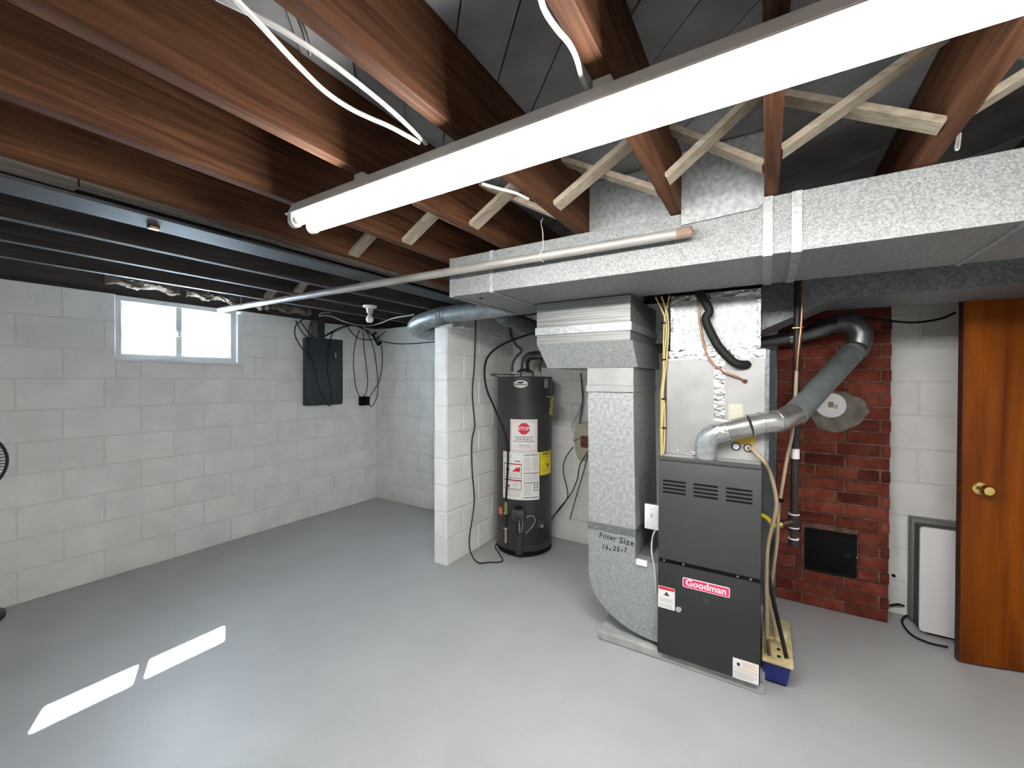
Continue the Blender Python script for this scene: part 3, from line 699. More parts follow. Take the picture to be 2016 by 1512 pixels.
for py in (987, 1165):
    p = at(1533 if py < 1000 else 1513, py, 'Y', 2.37)
    tag(MB().tube([p+Vector((0, 0.02, -0.006)), p+Vector((0, 0.02, 0.006))], 0.021, 14).build('hose_tape', 'black'), 'black tape wrapped round the tan hoses %s' % ('near furnace top' if py < 1000 else 'near the floor'), 'tape')
pu = thing('condensate_pump', (0.05, 2.46, 0.0), 'blue condensate pump with cream lid on the floor right of the furnace', 'pump')
MB().hexa(ring4(-0.0, 0.092, 2.29, 2.63, 0.012), ring4(-0.004, 0.106, 2.272, 2.65, 0.108)).build('tank', 'blue', pu, False)
MB().box(0.004, 0.088, 2.30, 2.62, 0.0, 0.012).build('foot', 'black', pu, False)
ld = MB().bbox(-0.008, 0.116, 2.258, 2.662, 0.109, 0.130, 0.005).build('lid', 'cream', pu)
MB().bbox(0.010, 0.10, 2.42, 2.63, 0.130, 0.150, 0.006).build('motor_cover', 'cream', ld)
for yy in (2.30, 2.36): MB().lathe([(0.008, 0), (0.008, 0.003)], (0.06, yy, 0.130), seg=12).build('inlet_hole', 'black', ld)
MB().bbox(0.075, 0.098, 2.45, 2.50, 0.150, 0.158, 0.002).build('switch', 'label_white', ld)

# grey board left of the chimney
tag(MB().box(-0.075, 0.052, 3.06, 3.10, 0.0, 1.615).build('grey_board', 'gray_board', smooth=False), 'narrow grey painted upright board standing left of the brick chimney', 'board')

# ================================================================== CHIMNEY
CHY = 3.215; CX0, CX1 = 0.058, 0.628
ch = thing('brick_chimney', (0.343, 3.30, 0), 'red brick chimney breast with round white cover plate and black cleanout door', 'chimney')
MB().box(CX0+0.008, CX1-0.008, CHY+0.010, YB-0.002, 0, ZT).build('mortar_core', 'mortar', ch, False)
BRL, BRH, RJ = 0.208, 0.0747, 0.011
_br = {}
def brick_mesh(l, h, d=0.10):
    key = (round(l, 3), round(h, 3))
    if key not in _br:
        me = MB().bbox(-l/2, l/2, 0, d, -h/2, h/2, 0.004).mesh('brick', 'brick', Vector((0, 0, 0)), False)
        _br[key] = me
    return _br[key]
plate = (0.338, 1.275)
cdoor = (0.215, 0.474, 0.232, 0.492)
rows = int(ZT/BRH)
for r in range(rows):
    z = (r+0.5)*BRH
    a = CX0-(BRL*0.5 if r % 2 else 0.06)
    if r % 6 == 5: step = BRL*0.5
    else: step = BRL
    while a < CX1-0.01:
        s, e = max(a, CX0), min(a+step, CX1); a += step
        if e-s < 0.03: continue
        segs = [(s, e)]
        if cdoor[2] < z < cdoor[3]:
            segs = [(p, q) for p, q in ((s, min(e, cdoor[0]-0.002)), (max(s, cdoor[1]+0.002), e)) if q-p > 0.025]
        elif abs(z-plate[1]+0.02) < 0.115:
            hw = math.sqrt(max(0, 0.115**2-(z-plate[1]+0.02)**2))
            segs = [(p, q) for p, q in ((s, min(e, plate[0]-hw)), (max(s, plate[0]+hw), e)) if q-p > 0.03]
        for p, q in segs:
            piece('brick', brick_mesh(round(q-p-RJ, 3), BRH-RJ), ch, ((p+q)/2, CHY+random.uniform(-0.003, 0.003), z))
# cement patch and plate
n = 28; b = MB(); vs = []; fs = []
for i in range(n):
    a = 2*PI*i/n; rr = 0.128+0.008*math.sin(3*a+1)+random.uniform(-0.006, 0.006)
    cxp, czp = plate[0]+0.03, plate[1]-0.035
    vs.append((cxp+rr*1.12*math.cos(a), CHY-0.003, czp+rr*math.sin(a)))
for i in range(n): 
    a = 2*PI*i/n; vs.append((plate[0]+0.085*math.cos(a), CHY-0.009, plate[1]+0.085*math.sin(a)))
for i in range(n): fs.append((i, (i+1) % n, n+(i+1) % n, n+i))
fs.append(tuple(range(n, 2*n)))
for i in range(n): 
    v = vs[i]; vs.append((v[0], CHY+0.04, v[2]))
for i in range(n): fs.append((i, (i+1) % n, 2*n+(i+1) % n, 2*n+i))
b.add(vs, fs).build('cement_patch', 'cement', ch)
cp = MB().lathe([(0.078, 0), (0.078, 0.008), (0.072, 0.014), (0.0, 0.016)], (plate[0], CHY-0.0105, plate[1]), axis=(0, -1, 0), seg=36).build('cover_plate', 'white_plastic', ch)
MB().box(0.325, 0.352, CHY-0.0278, CHY-0.0262, 1.262, 1.296).build('yellow_label', 'olive_tag', cp, False)
MB().box(0.355, 0.372, CHY-0.0278, CHY-0.0260, 1.255, 1.282).build('grey_label', 'label_gray', cp, False)
cd = MB().box(cdoor[0], cdoor[1], CHY-0.0065, CHY+0.03, cdoor[2], cdoor[3]).build('cleanout_frame', 'iron_door', ch, False)
MB().bbox(cdoor[0]+0.022, cdoor[1]-0.022, CHY-0.014, CHY-0.0062, cdoor[2]+0.022, cdoor[3]-0.022, 0.003).build('cleanout_door', 'iron_door', cd)
MB().box(cdoor[1]-0.060, cdoor[1]-0.03, CHY-0.020, CHY-0.0141, 0.355, 0.368).build('latch', 'black_iron', cd, False)
MB().box(cdoor[1]-0.004, cdoor[1]+0.004, CHY-0.010, CHY-0.0061, 0.355, 0.367).build('rivet', 'brass', cd, False)

# ================================================================== WATER HEATER
HR = 0.232; HZ = 1.452
ht = thing('water_heater', (hc.x, hc.y, 0), 'tall charcoal grey gas water heater tank with red stop sticker', 'water heater')
MB().lathe([(0.205, 0.0), (0.212, 0.004), (0.216, 0.03), (HR-0.004, 0.032), (HR, 0.045), (HR, HZ-0.045), (HR+0.003, HZ-0.044), (HR+0.003, HZ-0.006), (HR-0.003, HZ), (0.0001, HZ+0.004)], hc, seg=64).build('tank', 'heater_gray', ht)
MB().lathe([(HR+0.001, 0.018), (HR+0.001, 0.046), (HR, 0.047)], hc, seg=64, cap=False).build('base_ring', 'black', ht)
PH0 = math.atan2(-hc.y, -hc.x)     # direction towards the camera
def cyl(th, z, r): a = PH0+math.radians(th); return Vector((hc.x+r*math.cos(a), hc.y+r*math.sin(a), z))
def sticker(name, t0, t1, z0, z1, m, parent, lift=0.0008, n=None, shape=None):
    """thin curved sheet lying on the tank"""
    n = n or max(2, int(abs(t1-t0)/3)); vs = []; fs = []; r0 = HR+lift; r1 = HR+lift-0.0006
    for i in range(n+1):
        t = t0+(t1-t0)*i/n
        for (z, r) in ((z0, r0), (z1, r0), (z0, r1), (z1, r1)): vs.append(cyl(t, z, r))
    for i in range(n):
        a = i*4; b_ = a+4
        fs += [(a, b_, b_+1, a+1), (a+2, a+3, b_+3, b_+2), (a, a+2, b_+2, b_), (a+1, b_+1, b_+3, a+3)]
    fs += [(0, 1, 3, 2), (n*4, n*4+2, n*4+3, n*4+1)]
    return MB().add(vs, fs).build(name, m, parent)
def cyl_shape(name, pts, tc, zc, m, parent, lift):
    """flat outline (metres: across, up) bent on to the tank"""
    vs = [cyl(tc+math.degrees(p[0]/HR), zc+p[1], HR+lift) for p in pts]
    vs.append(cyl(tc, zc, HR+lift)); k = len(pts)
    fs = [(i, (i+1) % k, k) for i in range(k)]
    return MB().add(vs, fs).build(name, m, parent, False)
def cyl_text(body, size, tc, zc, m, parent, lift, bold=0.0, spacing=1.0, name='lettering'):
    vs, fs = text_mesh(body, size, bold, spacing=spacing)
    return MB().add([cyl(tc+math.degrees(v.x/HR), zc+v.y, HR+lift) for v in vs], fs).build(name, m, parent, False)
def cyl_lines(t0, t1, zs, m, parent, lift=0.0022, h=0.0035, jit=3):
    for z in zs: sticker('print_line', t0, t1-random.random()*jit, z-h/2, z+h/2, m, parent, lift)
# stop sticker
ss = sticker('stop_sticker', -30, 26, 0.845, 1.108, 'label_white', ht)
for (a, b_, c, d) in ((-28, -27.4, 0.856, 1.092), (23, 23.6, 0.856, 1.092), (-28, 23.6, 0.856, 0.8585), (-28, 23.6, 1.0895, 1.092)):
    sticker('border', a, b_, c, d, 'red', ss, 0.0016)
octo = [(0.049*math.cos(PI/8+i*PI/4), 0.049*math.sin(PI/8+i*PI/4)) for i in range(8)]
oc = cyl_shape('stop_octagon', octo, -1.5, 1.035, 'red', ss, 0.0020)
cyl_text('STOP', 0.036, -1.5, 1.035, 'label_white', ss, 0.0028, bold=0.0012)
cyl_text('DO NOT RETURN THIS', 0.0145, -2, 0.966, 'ink', ss, 0.0020, bold=0.0003)
cyl_text('WATER HEATER TO', 0.0145, -2, 0.949, 'ink', ss, 0.0020, bold=0.0003)
cyl_text('THE PLACE OF PURCHASE', 0.0145, -2, 0.932, 'ink', ss, 0.0020, bold=0.0003)
cyl_text('1 800 432 8373', 0.0145, -2, 0.900, 'ink', ss, 0.0020, bold=0.0002)
cyl_lines(-18, 16, [0.886, 0.879], 'ink_faint', ss, 0.0019, 0.003)
# instruction sticker
it = sticker('instruction_sticker', -49, 31, 0.462, 0.843, 'label_white', ht)
def frame(t0, t1, z0, z1, m, parent, w=0.004, lift=0.0018):
    dt = math.degrees(w/HR)
    for (a, b_, c, d) in ((t0, t0+dt, z0, z1), (t1-dt, t1, z0, z1), (t0+dt, t1-dt, z0, z0+w), (t0+dt, t1-dt, z1-w, z1)):
        sticker('frame_line', a, b_, c, d, m, parent, lift, n=max(2, int(abs(b_-a)/4)))
frame(-45, -6, 0.634, 0.752, 'ink', it); sticker('print_line', -44, -7, 0.744, 0.750, 'red', it, 0.0024)
frame(-45, -6, 0.545, 0.622, 'ink', it)
sticker('print_line', -44, -7, 0.612, 0.619, 'red', it, 0.0024)
cyl_shape('flame_print', [(-0.034, -0.02), (0.03, -0.02), (0.034, 0.004), (0.028, 0.022), (0.016, 0.006), (0.006, 0.02), (-0.006, 0.003), (-0.020, -0.004)], -17, 0.706, 'red', it, 0.0026)
cyl_shape('pictogram', [(0.016*math.cos(i*PI/6), 0.018*math.sin(i*PI/6)) for i in range(12)], -36, 0.700, 'ink', it, 0.0026)
cyl_shape('pictogram', [(-0.012, -0.008), (0.012, -0.01), (0.010, 0.012), (-0.004, 0.009)], -38, 0.598, 'ink', it, 0.0026)
cyl_shape('pictogram', [(-0.010, -0.008), (0.010, -0.008), (0.008, 0.010), (-0.006, 0.008)], -33, 0.568, 'ink', it, 0.0026)
cyl_lines(-42, -9, [0.676, 0.668, 0.660, 0.652], 'ink_faint', it, 0.0022, 0.0035)
cyl_lines(-25, -9, [0.606, 0.598, 0.590, 0.582, 0.574, 0.566], 'ink_faint', it, 0.0022, 0.0035)
cyl_lines(-46, -26, [0.818, 0.810, 0.802, 0.794, 0.770], 'ink_faint', it, 0.0022, 0.004)
cyl_lines(-20, -8, [0.772], 'ink', it, 0.0022, 0.006)
cyl_lines(-45, -6, [0.532], 'red', it, 0.0022, 0.003)
cyl_lines(-44, -8, [0.520, 0.512, 0.504, 0.496, 0.488], 'ink_faint', it, 0.0022, 0.003)
cyl_lines(-2, 29, [0.824, 0.678, 0.600, 0.482], 'ink', it, 0.0022, 0.005, 0.5)
cyl_lines(-2, 13, [0.806-0.009*i for i in range(13)], 'ink_faint', it, 0.0022, 0.004, 4)
cyl_lines(15, 29, [0.806-0.009*i for i in range(13)], 'ink_faint', it, 0.0022, 0.004, 4)
cyl_lines(-2, 29, [0.664-0.009*i for i in range(6)], 'ink_faint', it, 0.0022, 0.004, 6)
cyl_lines(-2, 16, [0.586-0.009*i for i in range(10)], 'ink_faint', it, 0.0022, 0.004, 5)
for th in (20, 26):
    for z in (0.582, 0.561, 0.540): cyl_shape('dot', [(0.006*math.cos(i*PI/4), 0.007*math.sin(i*PI/4)) for i in range(8)], th, z, 'ink', it, 0.0026)
ye = sticker('energy_sticker', 32.5, 70, 0.652, 0.842, 'yellow', ht)
cyl_text('ENERGY', 0.026, 50, 0.824, 'ink', ye, 0.0022, bold=0.0008)
cyl_lines(36, 66, [0.806, 0.798, 0.74, 0.70, 0.69], 'gold_label', ye, 0.0018, 0.003)
cyl_shape('print_mark', [(-0.012, -0.012), (0.012, -0.012), (0.012, 0.010), (0, 0.014), (-0.012, 0.010)], 54, 0.728, 'terminal_red', ye, 0.0024)
# oval badge, small plate
ov = cyl_shape('oval_badge', [(0.058*math.cos(i*PI/14), 0.030*math.sin(i*PI/14)) for i in range(28)], -8.5, 1.392, 'label_white', ht, 0.0042)
cyl_text('Richmond', 0.025, -8.5, 1.388, 'ink', ov, 0.0052, bold=0.0006)
cyl_shape('swoosh', [(-0.034, 0.010), (-0.012, 0.017), (0.02, 0.017), (0.032, 0.012), (0.018, 0.0145), (-0.010, 0.014)], -8.5, 1.394, 'ink', ov, 0.0050)
sp_ = sticker('rating_plate', 42, 53, 1.362, 1.438, 'label_gray', ht, 0.0042)
cyl_lines(43, 52, [1.43, 1.42], 'ink', sp_, 0.005, 0.004, 1)
sticker('orange_sticker', -66, -52, 0.31, 0.37, 'orange', ht)
# relief valve and discharge tube tag
MB().tube([cyl(52, 1.29, HR-0.005), cyl(54, 1.29, HR+0.035)], 0.014, 12).build('relief_valve', 'brass', ht)
MB().tube([cyl(54, 1.295, HR+0.030), cyl(57, 1.285, HR+0.038), cyl(58, 1.14, HR+0.022)], [0.010, 0.020, 0.017], 8).build('valve_tag', 'olive_tag', ht)
# draft hood
MB().lathe([(0.075, 0.045), (0.075, 0.052), (0.040, 0.078), (0.038, 0.09)], (hc.x, hc.y, HZ-0.01), seg=28).build('draft_hood', 'flue_dark', ht)
for a in (0.5, 2.6, 4.7): MB().box(hc.x+0.07*math.cos(a)-0.006, hc.x+0.07*math.cos(a)+0.006, hc.y+0.07*math.sin(a)-0.002, hc.y+0.07*math.sin(a)+0.002, HZ+0.0, HZ+0.037).build('hood_leg', 'flue_dark', ht, False)
for th, rr in ((-100, 0.11), (75, 0.13)):
    p = cyl(th, HZ, rr); MB().lathe([(0.014, 0), (0.014, 0.03), (0.011, 0.032), (0.011, 0.045)], p, seg=12).build('nipple', 'steel', ht)
# gas control
def radial_box(t, z0, z1, w, d0, d1, m, name, parent, bev=0.005):
    c = cyl(t, 0, HR); rad = Vector((math.cos(PH0+math.radians(t)), math.sin(PH0+math.radians(t)), 0)); tan = Vector((-rad.y, rad.x, 0))
    bm = MB().bbox(-w/2, w/2, d0, d1, z0, z1, bev)
    bm.v = [Vector((hc.x, hc.y, 0))+tan*v.x+rad*(HR+v.y)+Vector((0, 0, v.z)) for v in bm.v]
    return bm.build(name, m, parent)
gv = radial_box(-10, 0.315, 0.405, 0.105, 0.012, 0.085, 'furnace_gray', 'gas_valve', ht, 0.014)
radial_box(-10, 0.40, 0.425, 0.05, 0.02, 0.07, 'black', 'control_knob', gv)
radial_box(-10, 0.335, 0.352, 0.05, 0.085, 0.09, 'furnace_dark', 'valve_label', gv, 0.002)
radial_box(-10, 0.33, 0.39, 0.05, -0.01, 0.013, 'black', 'valve_shank', gv, 0.004)
MB().tube([cyl(-8, 0.316, HR+0.05), cyl(-8, 0.215, HR+0.04)], 0.005, 8).build('burner_tube', 'steel', ht)
MB().tube([cyl(-2, 0.316, HR+0.05), cyl(-3, 0.28, HR+0.052), cyl(-5, 0.215, HR+0.04)], 0.004, 8).build('pilot_tube', 'steel', ht)
MB().tube(smooth_path([cyl(3, 0.345, HR+0.06), cyl(14, 0.35, HR+0.05), cyl(18, 0.30, HR+0.04), cyl(12, 0.25, HR+0.03), cyl(2, 0.20, HR+0.02)], 5), 0.0025, 6).build('ignition_wire', 'wire_white', ht)
MB().tube([cyl(-9, 0.215, HR+0.035), cyl(-9, 0.045, HR+0.03)], 0.030, 16).build('burner_cover', 'heater_gray', ht)
sticker('burner_door', -2, 62, 0.10, 0.215, 'furnace_dark', ht, 0.003)
MB().lathe([(0.042, -0.02), (0.042, 0.010), (0.034, 0.024), (0.020, 0.028), (0.020, 0.040)], cyl(30, 0.262, HR), axis=(math.cos(PH0+math.radians(30)), math.sin(PH0+math.radians(30)), 0), seg=20).build('drain_valve', 'furnace_gray', ht)
MB().lathe([(0.016, 0), (0.016, 0.012), (0.009, 0.012), (0.009, 0.004)], cyl(30, 0.262, HR+0.040), axis=(math.cos(PH0+math.radians(30)), math.sin(PH0+math.radians(30)), 0), seg=14).build('drain_outlet', 'steel', ht)
# gas feed: hose loop, brass union, drip leg
hz = thing('gas_hose', (-1.82, 2.80, 0.06), 'black gas hose looping from the ceiling down to the water heater valve', 'hose')
hose = [at(1062, 652, 'Y', 2.745)]+ats([(1030, 662), (990, 678), (962, 700), (954, 730), (958, 765), (970, 795), (985, 830), (996, 860), (1000, 890), (999, 930), (996, 988)], 'Y', 2.765)
hp2 = smooth_path(hose, 5)
MB().tube(hp2, 0.0085, 10).build('hose', 'rubber', hz)
e = hp2[-1]
MB().tube([e+Vector((0, 0, 0.006)), e-Vector((0, 0, 0.03)), e-Vector((0, 0, 0.085))], [0.008, 0.014, 0.013], 10).build('brass_union', 'olive_tag', hz)
MB().tube([e-Vector((0, 0, 0.085)), e-Vector((0, 0, 0.215))], 0.013, 12).build('drip_leg', 'black_iron', hz)
for dz in (0.09, 0.21): MB().tube([e-Vector((0, 0, dz-0.006)), e-Vector((0, 0, dz+0.006))], 0.017, 12).build('fitting', 'steel', hz)
MB().tube([e-Vector((0, 0, 0.216)), e-Vector((0, 0, 0.325))], 0.009, 10).build('tan_tube', 'tan_hose', hz)
MB().tube([e-Vector((0, 0, 0.10)), cyl(-20, e.z-0.085, HR+0.05)], 0.010, 10).build('side_nipple', 'black_iron', hz)
# water lines
for (a, b_, lab) in ((-100, 0.11, 'left'), (75, 0.13, 'right')):
    p = cyl(a, HZ+0.04, b_)
    if lab == 'left': pts = [p, p+Vector((0, 0, 0.06)), at(1016, 703, 'Y', 3.05), at(1027, 690, 'Y', 3.05), at(1017, 680, 'Y', 3.05), at(1006, 660, 'Y', 3.05), at(1004, 640, 'Y', 3.05)]
    else: pts = [p, p+Vector((0, 0, 0.05)), p+Vector((0.03, 0.0, 0.12)), p+Vector((0.10, 0.02, 0.17)), p+Vector((0.22, 0.03, 0.20))]
    tag(MB().tube(smooth_path(pts, 5), 0.011, 10).build('water_line', 'conduit_gray'), 'dark flexible water line rising from the %s of the heater top' % ('left' if lab == 'left' else 'right'), 'pipe')
fa = cyl(-125, HZ+0.012, 0.10); fb = at(962, 737, 'Y', 3.02)
tag(MB().hexa([fa+Vector((0, -0.06, 0)), fa+Vector((0.16, -0.10, 0.005)), fb+Vector((0.02, -0.03, 0.0)), fb+Vector((0, 0.03, 0))], [fa+Vector((0, -0.06, 0.004)), fa+Vector((0.16, -0.10, 0.009)), fb+Vector((0.02, -0.03, 0.004)), fb+Vector((0, 0.03, 0.004))]).build('sheet_flap', 'flue_dark', smooth=False),
    'thin bent sheet metal flap lying on the left of the heater top', 'sheet')

# wall box with terminals between heater and return duct
wb = thing('junction_box', (-1.36, 3.36, 0.74), 'beige open electrical box with terminal block on the wall beside the return duct', 'electrical box')
MB().prism([(-1.425, 0.92), (-1.415, 1.03), (-1.395, 1.055), (-1.30, 1.062), (-1.25, 1.05), (-1.25, 0.92)], 'Y', 3.345, 3.378).build('cover', 'beige', wb, False)
MB().prism([(-1.425, 0.915), (-1.25, 0.915), (-1.25, 0.76), (-1.33, 0.735), (-1.385, 0.745), (-1.41, 0.80)], 'Y', 3.35, 3.378).build('base', 'beige', wb, False)
MB().bbox(-1.345, -1.26, 3.305, 3.349, 0.86, 0.945, 0.004).build('terminal_block', 'terminal_red', wb)
MB().lathe([(0.008, 0), (0.008, 0.004)], (-1.325, 3.305, 0.925), axis=(0, -1, 0), seg=10).build('screw', 'brass', wb)
MB().tube([(-1.425, 3.34, 0.905), (-1.395, 3.338, 0.912)], 0.009, 10).build('wire_nut', 'wire_yellow', wb)
cable('black_wire', ats([(1143, 735), (1146, 765), (1147, 790), (1141, 834)], 'Y', 3.34), 0.005, 'rubber', 'short black wire running down the wall into the beige box')
cable('white_wire', ats([(1146, 794), (1137, 815), (1126, 838), (1128, 850), (1145, 860)], 'Y', 3.335), 0.004, 'wire_white', 'white wire curving into the beige box terminals')
cable('brown_wire', ats([(1128, 880), (1112, 905), (1109, 930), (1116, 960), (1117, 980), (1104, 1000), (1088, 1018)], 'Y', 3.28), 0.005, 'copper_dark', 'brown wire looping from the beige box left towards the heater')
cable('brown_wire', ats([(1158, 888), (1142, 915), (1136, 945), (1122, 975), (1100, 1002), (1084, 1026)], 'Y', 3.27), 0.005, 'copper_dark', 'reddish brown wire from behind the return duct down to the heater foot')
cable('black_wire', ats([(1157, 895), (1150, 925), (1138, 965), (1128, 1000), (1122, 1022)], 'Y', 3.30), 0.004, 'rubber', 'thin black wire ending loose on the wall behind the return duct')

# cord on the partition
cable('hanging_cable', [at(936, 625, 'X', -2.045), at(936, 660, 'X', -2.045), at(934, 720, 'X', -2.045), at(930, 770, 'X', -2.048), at(933, 815, 'X', -2.048), at(935, 840, 'X', -2.048), at(929, 870, 'X', -2.048), at(930, 930, 'X', -2.048), at(934, 980, 'X', -2.046), at(930, 1020, 'X', -2.046), at(924, 1062, 'X', -2.046), at(927, 1088, 'Z', 0.012), at(940, 1107, 'Z', 0.006), at(962, 1107, 'Z', 0.006), at(989, 1105, 'Z', 0.006), at(983, 1090, 'Z', 0.006), at(975, 1078, 'Z', 0.006), at(978, 1070, 'Z', 0.008)], 0.0045, 'rubber', 'thin black cord hanging down the white partition and lying on the floor', n=5)

# ================================================================== LEFT WALL THINGS
ep = thing('breaker_panel', (-3.95, 2.64, 1.17), 'dark grey steel breaker panel on the white block wall', 'electrical panel')
MB().bbox(XL+0.001, -3.905, 2.455, 2.843, 1.158, 1.842, 0.004).build('enclosure', 'panel_gray', ep)
pf = MB().bbox(-3.9045, -3.896, 2.428, 2.846, 1.172, 1.848, 0.003).build('front_cover', 'panel_gray', ep)
MB().bbox(-3.896, -3.890, 2.50, 2.70, 1.30, 1.75, 0.002).build('panel_door', 'panel_gray', pf)
MB().bbox(-3.896, -3.886, 2.748, 2.760, 1.655, 1.705, 0.002).build('latch', 'steel', pf)
for y, z in ((2.505, 1.50), (2.50, 1.185), (2.82, 1.185), (2.82, 1.50), (2.81, 1.82), (2.75, 1.335)):
    MB().lathe([(0.005, 0), (0.004, 0.003)], (-3.896, y, z), axis=(1, 0, 0), seg=8).build('screw', 'steel', pf)
cn = thing('conduit_riser', (-3.95, 2.59, 1.845), 'grey conduit stub rising from the breaker panel top to the sill', 'conduit')
MB().tube([(-3.945, 2.555, 1.849), (-3.945, 2.555, 2.02)], 0.040, 16).build('conduit', 'conduit_gray', cn)
MB().tube([(-3.955, 2.64, 1.849), (-3.955, 2.64, 2.03)], 0.026, 14).build('conduit', 'panel_gray', cn)
ad = thing('wall_adapter', (-3.96, 3.185, 1.125), 'black square wall adapter plugged in near the corner', 'adapter')
MB().bbox(XL+0.001, -3.94, 3.125, 3.238, 1.125, 1.228, 0.008).build('body', 'black', ad)
def C(name, px, v, r, m, lab, n=5): cable(name, ats(px, 'X', v), r, m, lab, n=n)
C('black_cable', [(598, 628), (583, 640), (581, 660), (592, 682), (608, 700), (616, 712), (622, 735), (627, 762), (638, 785), (648, 799), (653, 785), (650, 755), (645, 730), (646, 695), (650, 670), (655, 655)], -3.875, 0.0055, 'rubber', 'black cable hanging in a deep loop across the breaker panel front')
C('black_cable', [(614, 630), (608, 655), (607, 685), (613, 705)], -3.88, 0.005, 'rubber', 'short black cable down the upper left of the breaker panel')
C('black_cable', [(582, 630), (592, 650), (604, 664)], -3.93, 0.005, 'rubber', 'black cable running from the sill to the panel corner on the window side')
C('black_cable', [(591, 632), (604, 650), (616, 664)], -3.93, 0.005, 'rubber', 'second black cable slanting from the sill to the panel top')
C('black_cable', [(634, 664), (650, 655), (672, 644), (692, 640), (712, 645), (730, 655)], -3.90, 0.0055, 'rubber', 'black cable arching from the panel top to the cable cluster')
C('black_cable', [(636, 664), (660, 652), (685, 642), (700, 642), (718, 650), (742, 668)], -3.92, 0.005, 'rubber', 'second black cable arching from the panel top towards the corner')
C('black_cable', [(684, 642), (695, 658), (712, 668), (738, 668), (750, 660), (760, 652)], -3.72, 0.005, 'rubber', 'black cable sagging below the green label box')
C('black_cable', [(708, 650), (702, 665), (697, 690), (696, 720), (699, 752), (703, 770), (709, 782)], -3.92, 0.0045, 'rubber', 'left black cord hanging down to the wall adapter')
C('black_cable', [(715, 650), (716, 680), (721, 720), (724, 750), (720, 775), (712, 782)], -3.92, 0.0045, 'rubber', 'second black cord hanging down to the wall adapter')
C('black_cable', [(722, 652), (735, 685), (741, 720), (744, 755), (743, 778), (736, 795), (730, 801), (727, 792), (729, 780), (736, 768), (746, 752), (752, 720), (752, 690), (748, 672)], -3.78, 0.0045, 'rubber', 'black cord hanging in a loop right of the wall adapter')
cable('black_cable', ats([(640, 635), (690, 640), (728, 645)], 'X', -3.86)+ats([(760, 646), (800, 642), (850, 640)], 'Y', 3.34), 0.006, 'rubber', 'black cable running along the top of the wall and round the corner')
cable('white_cable', ats([(628, 622), (650, 622), (680, 634), (705, 640), (728, 641)], 'X', -3.75)+ats([(750, 636), (772, 627), (800, 622), (815, 619)], 'Y', 2.85), 0.006, 'wire_white', 'white cable sagging under the joists from panel to round duct')
C('white_cable', [(628, 622), (634, 616), (652, 616)], -3.86, 0.005, 'wire_white', 'short white cable stub above the conduit riser')
C('white_cable', [(716, 640), (717, 650), (713, 658)], -3.84, 0.005, 'wire_white', 'short white tie hanging from the cable cluster')
bx_ = thing('splitter_box', (-3.8, 3.2, 1.8), 'small black device with green label hanging in the cable cluster', 'device')
c0 = at(742, 667, 'X', -3.85); ang = math.radians(-55)
def rot_box(l, h, d0, d1, m, name, parent, off=(0, 0)):
    b = MB().bbox(d0, d1, -l/2+off[0], l/2+off[0], -h/2+off[1], h/2+off[1], min(0.004, (d1-d0)*0.3))
    b.v = [Vector((c0.x+v.x, c0.y+v.y*math.cos(ang)-v.z*math.sin(ang), c0.z+v.y*math.sin(ang)+v.z*math.cos(ang))) for v in b.v]
    return b.build(name, m, parent)
rb = rot_box(0.15, 0.062, -0.015, 0.015, 'black', 'case', bx_)
rot_box(0.060, 0.048, 0.015, 0.0165, 'green_label', 'green_label', rb, (0.012, 0)); rot_box(0.035, 0.044, 0.015, 0.0165, 'label_gray', 'silver_label', rb, (-0.042, 0))
cable('black_cable', [at(752, 672, 'X', -3.85), at(775, 676, 'Y', 3.34), at(800, 677, 'Y', 3.355), at(830, 675, 'Y', 3.36), at(856, 673, 'Y', 3.36)], 0.005, 'rubber', 'black cable running along the back wall behind the partition')
# pull chain lampholder
lp = at(728, 602, 'Z', 2.042); lm = thing('bare_bulb_lamp', (lp.x, lp.y, 1.90), 'white porcelain lampholder with unlit bare bulb under a joist', 'lamp')
MB().lathe([(0.058, 0), (0.056, -0.012), (0.030, -0.022), (0.024, -0.060)], (lp.x, lp.y, 2.0415), seg=28).build('lampholder', 'porcelain', lm)
MB().lathe([(0.014, -0.060), (0.016, -0.075), (0.030, -0.105), (0.031, -0.118), (0.022, -0.138), (0.0005, -0.145)], (lp.x, lp.y, 2.0415), seg=24).build('bulb', 'bulb', lm)
# insulation stuffed along the sill
def batt(y0, y1, z0, z1, name, label, xo=-3.97):
    n, m_ = 26, 6; vs = []; fs = []
    for i in range(n+1):
        for j in range(m_+1):
            u, v = i/n, j/m_
            y = y0+(y1-y0)*u; z = z0+(z1-z0)*v+0.012*math.sin(13*u+3*v)+random.uniform(-.006, .006)
            edge = min(1, 5*u, 5*(1-u))
            x = xo+edge*(0.045+0.02*math.sin(17*u+5*v)*math.sin(9*v+4*u)+random.uniform(-.008, .008))*(0.4+math.sin(PI*v)*.8)
            vs.append((x, y, z))
    o = len(vs)
    for i in range(n):
        for j in range(m_): a = i*(m_+1)+j; fs.append((a, a+1, a+m_+2, a+m_+1))
    b = MB().add(vs, fs)
    me = b.build(name, 'insul'); md = me.modifiers.new('thick', 'SOLIDIFY'); md.thickness = 0.012; md.offset = -1
    return tag(me, label, 'insulation', 'insulation stuffed above the left wall')
batt(0.98, 1.42, 2.085, 2.17, 'insulation_batt', 'crumpled pale insulation facing above the window left half')
batt(1.46, 1.84, 2.08, 2.14, 'insulation_batt', 'crumpled pale insulation facing above the window right half')
batt(1.98, 2.10, 2.07, 2.12, 'insulation_batt', 'small torn tuft of pale insulation right of the window')
batt(2.12, 2.52, 2.075, 2.14, 'insulation_batt', 'yellowish insulation batt bulging above the breaker panel conduit')

